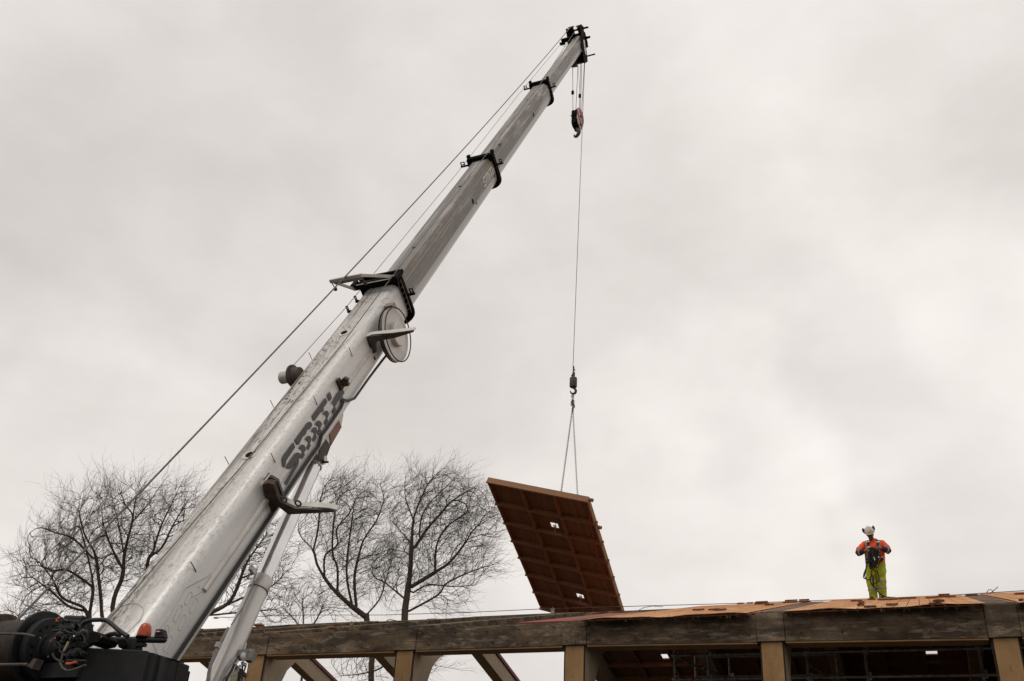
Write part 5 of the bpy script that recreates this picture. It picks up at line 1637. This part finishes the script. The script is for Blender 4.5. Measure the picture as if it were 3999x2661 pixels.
rc2 = mb.build('rope_coil', M['rope_black'], None, mat4(P(-.05, .27, .7), rw_, tw_, Z), angle=80)
tag(rc2, 'bunch of looped black rope held in the hands of the worker', 'rope')
mb = MB()
for a_, b_ in (((640, 690), (655, 735)), ((712, 680), (716, 700)), ((655, 720), (650, 738))):
    mb.tube([img(*a_, .33), img(*b_, .33)], .010, 6)
mb.build('rope_clip', M['cyl'], rc2)
# ================================================================== BARE WINTER TREES
def colonise(stems, attr, D=.20, di=2.0, dk=.26, iters=150, trop=(0, 0, .0), rnd=None):
    pos = []; par = []
    def cr(pts):
        pts = [np.asarray(p, float) for p in pts]; o = []
        for i in range(len(pts) - 1):
            p0, p1, p2, p3 = pts[max(i - 1, 0)], pts[i], pts[i + 1], pts[min(i + 2, len(pts) - 1)]
            for k in range(5):
                f = k / 5
                o.append(.5 * (2 * p1 + (p2 - p0) * f + (2 * p0 - 5 * p1 + 4 * p2 - p3) * f * f + (3 * p1 - p0 - 3 * p2 + p3) * f ** 3))
        return o + [pts[-1]]
    for st in stems:                       # each stem: list of points, first index of parent or None
        prev = None
        if st[0] == 'near' and pos:
            prev = int(((np.array(pos) - np.asarray(st[1])) ** 2).sum(1).argmin())
        pts = cr(st[1:])
        for k, p in enumerate(pts):
            p = np.asarray(p, float)
            if prev is None:
                pos.append(p); par.append(-1); prev = len(pos) - 1; continue
            q = pos[prev]; n = max(1, int(np.linalg.norm(p - q) / D))
            for j in range(1, n + 1):
                w = rnd.normal(0, .012, 3) if j < n else 0
                pos.append(q + (p - q) * j / n + w); par.append(prev); prev = len(pos) - 1
    nstem = len(pos)
    tp = np.array(trop)
    pick = lambda k: attr[rnd.choice(len(attr), min(len(attr), k), replace=False)]
    na = len(attr)
    nk = [0] * len(pos)
    for X, ddi, ddk, jit, cap, tk, inert in ((pick(max(24, na // 70)), 6.0, 1.0, .05, 6000, 1.0, .8), (pick(max(60, na // 14)), 2.4, .55, .06, 9000, 1.1, .65), (attr, di, dk, .06, 22000, 1.5, .55)):
        X = X.copy(); P0 = np.array(pos)
        near = np.zeros(len(X), int); nd = np.full(len(X), 1e9)
        for c0 in range(0, len(P0), 1500):
            d2 = ((X[:, None, :] - P0[None, c0:c0 + 1500]) ** 2).sum(2); j = d2.argmin(1); md = np.sqrt(d2[np.arange(len(X)), j])
            b = md < nd; near[b] = c0 + j[b]; nd[b] = md[b]
        keep = nd > ddk
        X, near, nd = X[keep], near[keep], nd[keep]
        for it in range(iters):
            if len(X) == 0: break
            m = nd < ddi if it > 14 else np.ones(len(X), bool)
            if not m.any(): break
            PA = np.array(pos)
            idx = near[m]; dirs = X[m] - PA[idx]; dirs /= np.linalg.norm(dirs, axis=1)[:, None] + 1e-9
            acc = np.zeros((len(pos), 3)); np.add.at(acc, idx, dirs)
            newp = []
            for a in np.unique(idx):
                if nk[a] >= 3: continue
                nk[a] += 1; nk.append(0)
                d = acc[a]; L0 = np.linalg.norm(d)
                if L0 < .15: d = d + rnd.normal(0, .5, 3)
                back = PA[a] - PA[par[a]] if par[a] >= 0 else d * 0
                lb = np.linalg.norm(back)
                d = d / (np.linalg.norm(d) + 1e-9) + tp * tk + rnd.normal(0, jit, 3) + (back / lb * inert if lb > 0 else 0); d /= np.linalg.norm(d)
                newp.append(pos[a] + d * D); par.append(int(a))
            if not newp: break
            base = len(pos); pos.extend(newp); NP = np.array(newp)
            dd = np.sqrt(((X[:, None, :] - NP[None]) ** 2).sum(2)); j = dd.argmin(1); md = dd[np.arange(len(X)), j]
            b = md < nd; near[b] = base + j[b]; nd[b] = md[b]
            keep = nd > ddk
            X, near, nd = X[keep], near[keep], nd[keep]
            if len(pos) > cap: break
    return np.array(pos), np.array(par)

def grow(name, label, stems, blobs, dist, seed, wind=.5, n_attr=1500, leafr=.0074, twig=1.0, depthk=.8, twlen=.72, power=2.25):
    r_ = np.random.default_rng(seed); rp = random.Random(seed)
    def wp(px, py, off=0.0):
        d = ray(px, py); dh = d / np.hypot(d[0], d[1])
        return EYE + dh * (dist + off)
    attr = []
    tot = sum(b[2] * b[3] for b in blobs)
    for (bx, by, rx, ry) in blobs:
        n = int(n_attr * b_w(rx, ry) / tot)
        c = wp(bx, by); kx = rx / ppm(c); ky = ry / ppm(c)
        side = unit(np.cross(ray(bx, by), Z)); fwd = unit(np.array([ray(bx, by)[0], ray(bx, by)[1], 0]))
        u_ = r_.normal(0, 1, (n, 3)); u_ /= np.linalg.norm(u_, axis=1)[:, None]; u_ *= r_.uniform(0, 1, (n, 1)) ** (1 / 2.6)
        attr.append(c + u_[:, :1] * side * kx + u_[:, 1:2] * Z * ky + u_[:, 2:] * fwd * min(kx, ky) * depthk * 1.3)
    attr = np.concatenate(attr)
    st = []
    for s in stems:
        pts = []
        for k, q in enumerate(s):
            if q is None or isinstance(q, str): pts.append(q)
            else: pts.append(wp(q[0], q[1], q[2] if len(q) > 2 else 0))
        st.append(pts)
    # the foot of every root stem stands on the ground
    root = []
    for s in st:
        if s[0] is None:
            if not root: g0 = s[1].copy(); g0[2] = -.1
            g = g0.copy()
            if root: g = g + (s[1] - g) * np.array([.35, .35, 0])
            root.append([None, g] + s[1:])
        else: root.append(s)
    pos, par = colonise(root, attr, rnd=r_, trop=(.12 * wind, 0, .15))
    n = len(pos)
    # light smoothing of the paths
    kids = [[] for _ in range(n)]
    for i, p in enumerate(par):
        if p >= 0: kids[p].append(i)
    rad = np.zeros(n)
    for i in range(n - 1, -1, -1):
        rad[i] = leafr if not kids[i] else sum(rad[k] ** power for k in kids[i]) ** (1 / power)
    rad = np.minimum(rad, .40)
    base = pos[0].copy(); base[2] = 0
    right = unit(np.cross(unit(np.array([base[0], base[1], 0])), Z)); 
    if right @ np.array([1, 0, 0]) < 0: right = -right
    tree_ = empty(name, base)
    tag(tree_, label, 'tree', 'bare trees behind the hall')
    thr = min(.045, .35 * rad.max())
    V_, F_ = {0: [], 1: []}, {0: [], 1: []}
    def seg(g, a, b, ra, rb, m):
        d = b - a; L0 = np.linalg.norm(d)
        if L0 < 1e-5: return
        d = d / L0; x = np.cross(d, (0, 0, 1.0) if abs(d[2]) < .9 else (1.0, 0, 0)); x /= np.linalg.norm(x); y = np.cross(d, x)
        o = len(V_[g])
        for k in range(m):
            t = 2 * math.pi * k / m; w = x * math.cos(t) + y * math.sin(t)
            V_[g].append(a + w * ra - d * ra * .25); V_[g].append(b + w * rb + d * rb * .25)
        for k in range(m):
            j = (k + 1) % m
            F_[g].append((o + 2 * k, o + 2 * j, o + 2 * j + 1, o + 2 * k + 1))
    for i in range(n):
        p = par[i]
        if p < 0: continue
        ra = rad[p] if rad[i] > .62 * rad[p] else rad[i] * 1.15
        seg(0 if rad[i] > thr else 1, pos[p], pos[i], ra, rad[i], 8 if rad[i] > .05 else 5 if rad[i] > .02 else 3)
    wv = right * wind * .8 + np.array([0, 0, .62])
    thin = [i for i in range(n) if rad[i] < .035 and par[i] >= 0]
    def twig_(p, d, L0, r0, lev):
        k = 3; q = p
        for j in range(k):
            d = d + r_.normal(0, .07, 3) + wv * .08; d /= np.linalg.norm(d)
            e = q + d * L0 / k
            seg(1, q, e, r0 * (1 - .28 * j), r0 * (1 - .28 * (j + 1)), 3)
            if lev > 0:
                s = r_.normal(0, 1, 3); s -= d * (s @ d); s /= np.linalg.norm(s) + 1e-9
                twig_(e, d * .85 + s * .5, L0 * rp.uniform(.4, .7), r0 * .72, lev - 1)
            q = e
    for i in thin:
        tip = not kids[i]
        c = 3 if tip else (1 if rp.random() < .95 * twig else 0)
        for _ in range(c):
            d0 = pos[i] - pos[par[i]]; d0 /= np.linalg.norm(d0) + 1e-9
            d = d0 + r_.normal(0, .30, 3) + wv * .55; d /= np.linalg.norm(d)
            twig_(pos[i], d, twlen * rp.uniform(.5, 1.3) * (1.15 if tip else .8), min(rad[i] * .8, .0054), 1 if rp.random() < .8 else 0)
    for g, nm in ((0, 'trunk'), (1, 'crown')):
        mb = MB(); mb.v = [tuple(q) for q in V_[g]]; mb.f = [list(f) for f in F_[g]]; mb.mi = [0] * len(mb.f)
        mb.build(nm, M['bark'], tree_, wm(tree_), angle=80)
    return n
b_w = lambda rx, ry: rx * ry
def za(ox, oy, k, *pts):
    return [(ox + x / k, oy + y / k) for x, y in pts]
tl = lambda *p: za(0, 1750, 2.091, *p)
tr_ = lambda *p: za(1050, 1750, 2.091, *p)
off = lambda pts, d: [(x, y, d * i / len(pts)) for i, (x, y) in enumerate(pts)]
grow('bare_tree', 'bare many stemmed tree behind the winch and the foot of the crane boom',
     [[None, (345, 2640)] + tl((730, 1400), (760, 1140), (715, 880), (650, 620)),
      ['near'] + off(tl((725, 1390), (680, 1300), (510, 1220), (430, 1070), (330, 940)), -.8),
      [None, (397, 2640)] + tl((830, 1330), (805, 1050), (775, 860), (690, 700), (640, 500)),
      [None, (440, 2640)] + tl((920, 1300), (1000, 1050), (1020, 850), (1080, 600), (1110, 420), (1180, 290)),
      ['near'] + off(tl((1010, 850), (965, 600), (915, 400)), .9), ['near'] + off(tl((1085, 600), (1200, 470), (1330, 280)), -.7),
      [None, (560, 2640)] + tl((1200, 1000), (1250, 850), (1310, 650), (1400, 460), (1480, 290)),
      ['near'] + off(tl((1250, 870), (1330, 800), (1430, 600), (1580, 370)), .6),
      ['near'] + off(tl((755, 1130), (560, 1000), (440, 1000), (320, 960)), .9), ['near'] + off(tl((760, 900), (600, 740), (450, 690), (340, 650)), -.7),
      ['near'] + off(tl((700, 1330), (560, 1290), (420, 1170), (270, 1060)), .7), ['near'] + off(tl((1010, 1000), (920, 830), (850, 640), (830, 480)), 1.0)],
     [(260, 2210, 190, 200), (170, 2280, 115, 120), (400, 2070, 190, 170), (530, 1990, 130, 105), (470, 2160, 170, 150), (640, 2045, 140, 125), (720, 1990, 90, 90), (300, 2370, 150, 60), (560, 2200, 100, 120)],
     36.0, 3, wind=.45, n_attr=8200)
grow('bare_tree', 'bare tree behind the lift cylinder with a thick limb leaning to the right',
     [[None, (700, 2640), (745, 2445), (821, 2395), (902, 2344), (953, 2223), (976, 2177), (1040, 2090)], ['near', (860, 2375), (960, 2330), (1060, 2290), (1120, 2230)], ['near', (800, 2405), (960, 2390), (1080, 2380)], ['near', (940, 2260), (1020, 2220), (1100, 2140)]],
     [(930, 2240, 110, 130), (1010, 2140, 130, 120), (1060, 2260, 90, 100), (980, 2370, 150, 60), (1010, 2060, 70, 50)],
     35.0, 5, wind=.7, n_attr=3300)
grow('bare_tree', 'bare tree with curved stems right of the lift cylinder, swept by the wind',
     [[None, (1450, 2661)] + tr_((800, 1400), (780, 1370), (640, 1260), (500, 1120), (400, 960), (360, 830), (260, 720), (240, 610)),
      ['near'] + off(tr_((365, 830), (405, 640), (420, 440), (450, 320)), .8), ['near'] + off(tr_((680, 1280), (640, 1080), (640, 900), (672, 640), (700, 450)), -.6),
      ['near'] + off(tr_((715, 1290), (700, 1060), (740, 860), (780, 740), (880, 590), (940, 430)), .8), ['near'] + off(tr_((455, 1050), (460, 880), (560, 790), (555, 660), (650, 540), (720, 400)), -.9),
      ['near'] + off(tr_((780, 1380), (900, 1240), (950, 1100), (990, 960), (1000, 860)), 1.0), ['near'] + off(tr_((560, 1180), (560, 980), (520, 850), (530, 600), (560, 430)), .9)],
     [(1235, 2050, 75, 130), (1330, 1990, 110, 150), (1420, 1990, 95, 140), (1350, 2160, 130, 120), (1340, 2290, 120, 90), (1470, 2200, 70, 120), (1310, 1900, 60, 60), (1480, 1920, 60, 60)],
     37.0, 9, wind=.75, n_attr=5200)
grow('bare_tree', 'largest bare tree left of the hanging panel, branches swept to the right',
     [[None, (1582, 2661)] + tr_((1110, 1390), (1130, 1200), (1155, 1000), (1168, 760), (1185, 570), (1240, 420), (1310, 280), (1440, 150)),
      ['near'] + off(tr_((1150, 1330), (1380, 1200), (1460, 1100), (1700, 990), (1870, 945)), -.9), ['near'] + off(tr_((1170, 1130), (1380, 1000), (1480, 930), (1600, 780), (1680, 660), (1830, 560)), .9),
      ['near'] + off(tr_((1195, 810), (1280, 680), (1400, 540), (1500, 430), (1700, 310)), -.7), ['near'] + off(tr_((1110, 1230), (950, 1100), (860, 1050), (820, 950)), .7),
      ['near'] + off(tr_((1190, 610), (1130, 450), (1110, 340), (1120, 220)), .7), ['near'] + off(tr_((1165, 780), (1060, 660), (990, 580)), -.8), ['near'] + off(tr_((1230, 720), (1250, 560), (1330, 430), (1540, 230)), 1.0),
      ['near'] + off(tr_((1360, 1020), (1370, 800), (1450, 650), (1620, 520)), .9), ['near'] + off(tr_((1180, 1180), (1300, 1120), (1500, 1130), (1680, 1120)), .8), ['near'] + off(tr_((1130, 1300), (1020, 1330), (950, 1280)), -.9),
      ['near', (1580, 2500), (1500, 2600), (1420, 2630), (1330, 2640)], ['near', (1582, 2520), (1680, 2590), (1760, 2610)]],
     [(1640, 2000, 130, 140), (1760, 2000, 150, 130), (1850, 2040, 110, 130), (1720, 1910, 130, 70), (1640, 2180, 140, 130), (1780, 2180, 140, 100), (1860, 2210, 90, 60), (1700, 2330, 130, 70), (1540, 2240, 90, 110), (1600, 2590, 130, 50), (1410, 2620, 140, 50)],
     36.0, 13, wind=.85, n_attr=8200)
grow('bare_tree', 'low twiggy bush behind the ridge between the lift cylinder and the curved tree',
     [[None, (1180, 2640), (1185, 2440), (1180, 2330)], ['near', (1185, 2480), (1230, 2430), (1260, 2370)], ['near', (1185, 2470), (1150, 2420), (1110, 2380)]],
     [(1180, 2370, 85, 75), (1270, 2390, 80, 45), (1110, 2400, 60, 50), (1340, 2400, 60, 35)],
     33.0, 17, wind=.4, n_attr=1500, leafr=.007, twlen=.45)
grow('bare_tree', 'small twiggy treetop behind the winch drum in the lower left corner',
     [[None, (60, 2640), (70, 2450), (75, 2400)]],
     [(95, 2395, 70, 50), (20, 2400, 45, 35)],
     34.0, 19, wind=.3, n_attr=520, leafr=.007, twlen=.45)
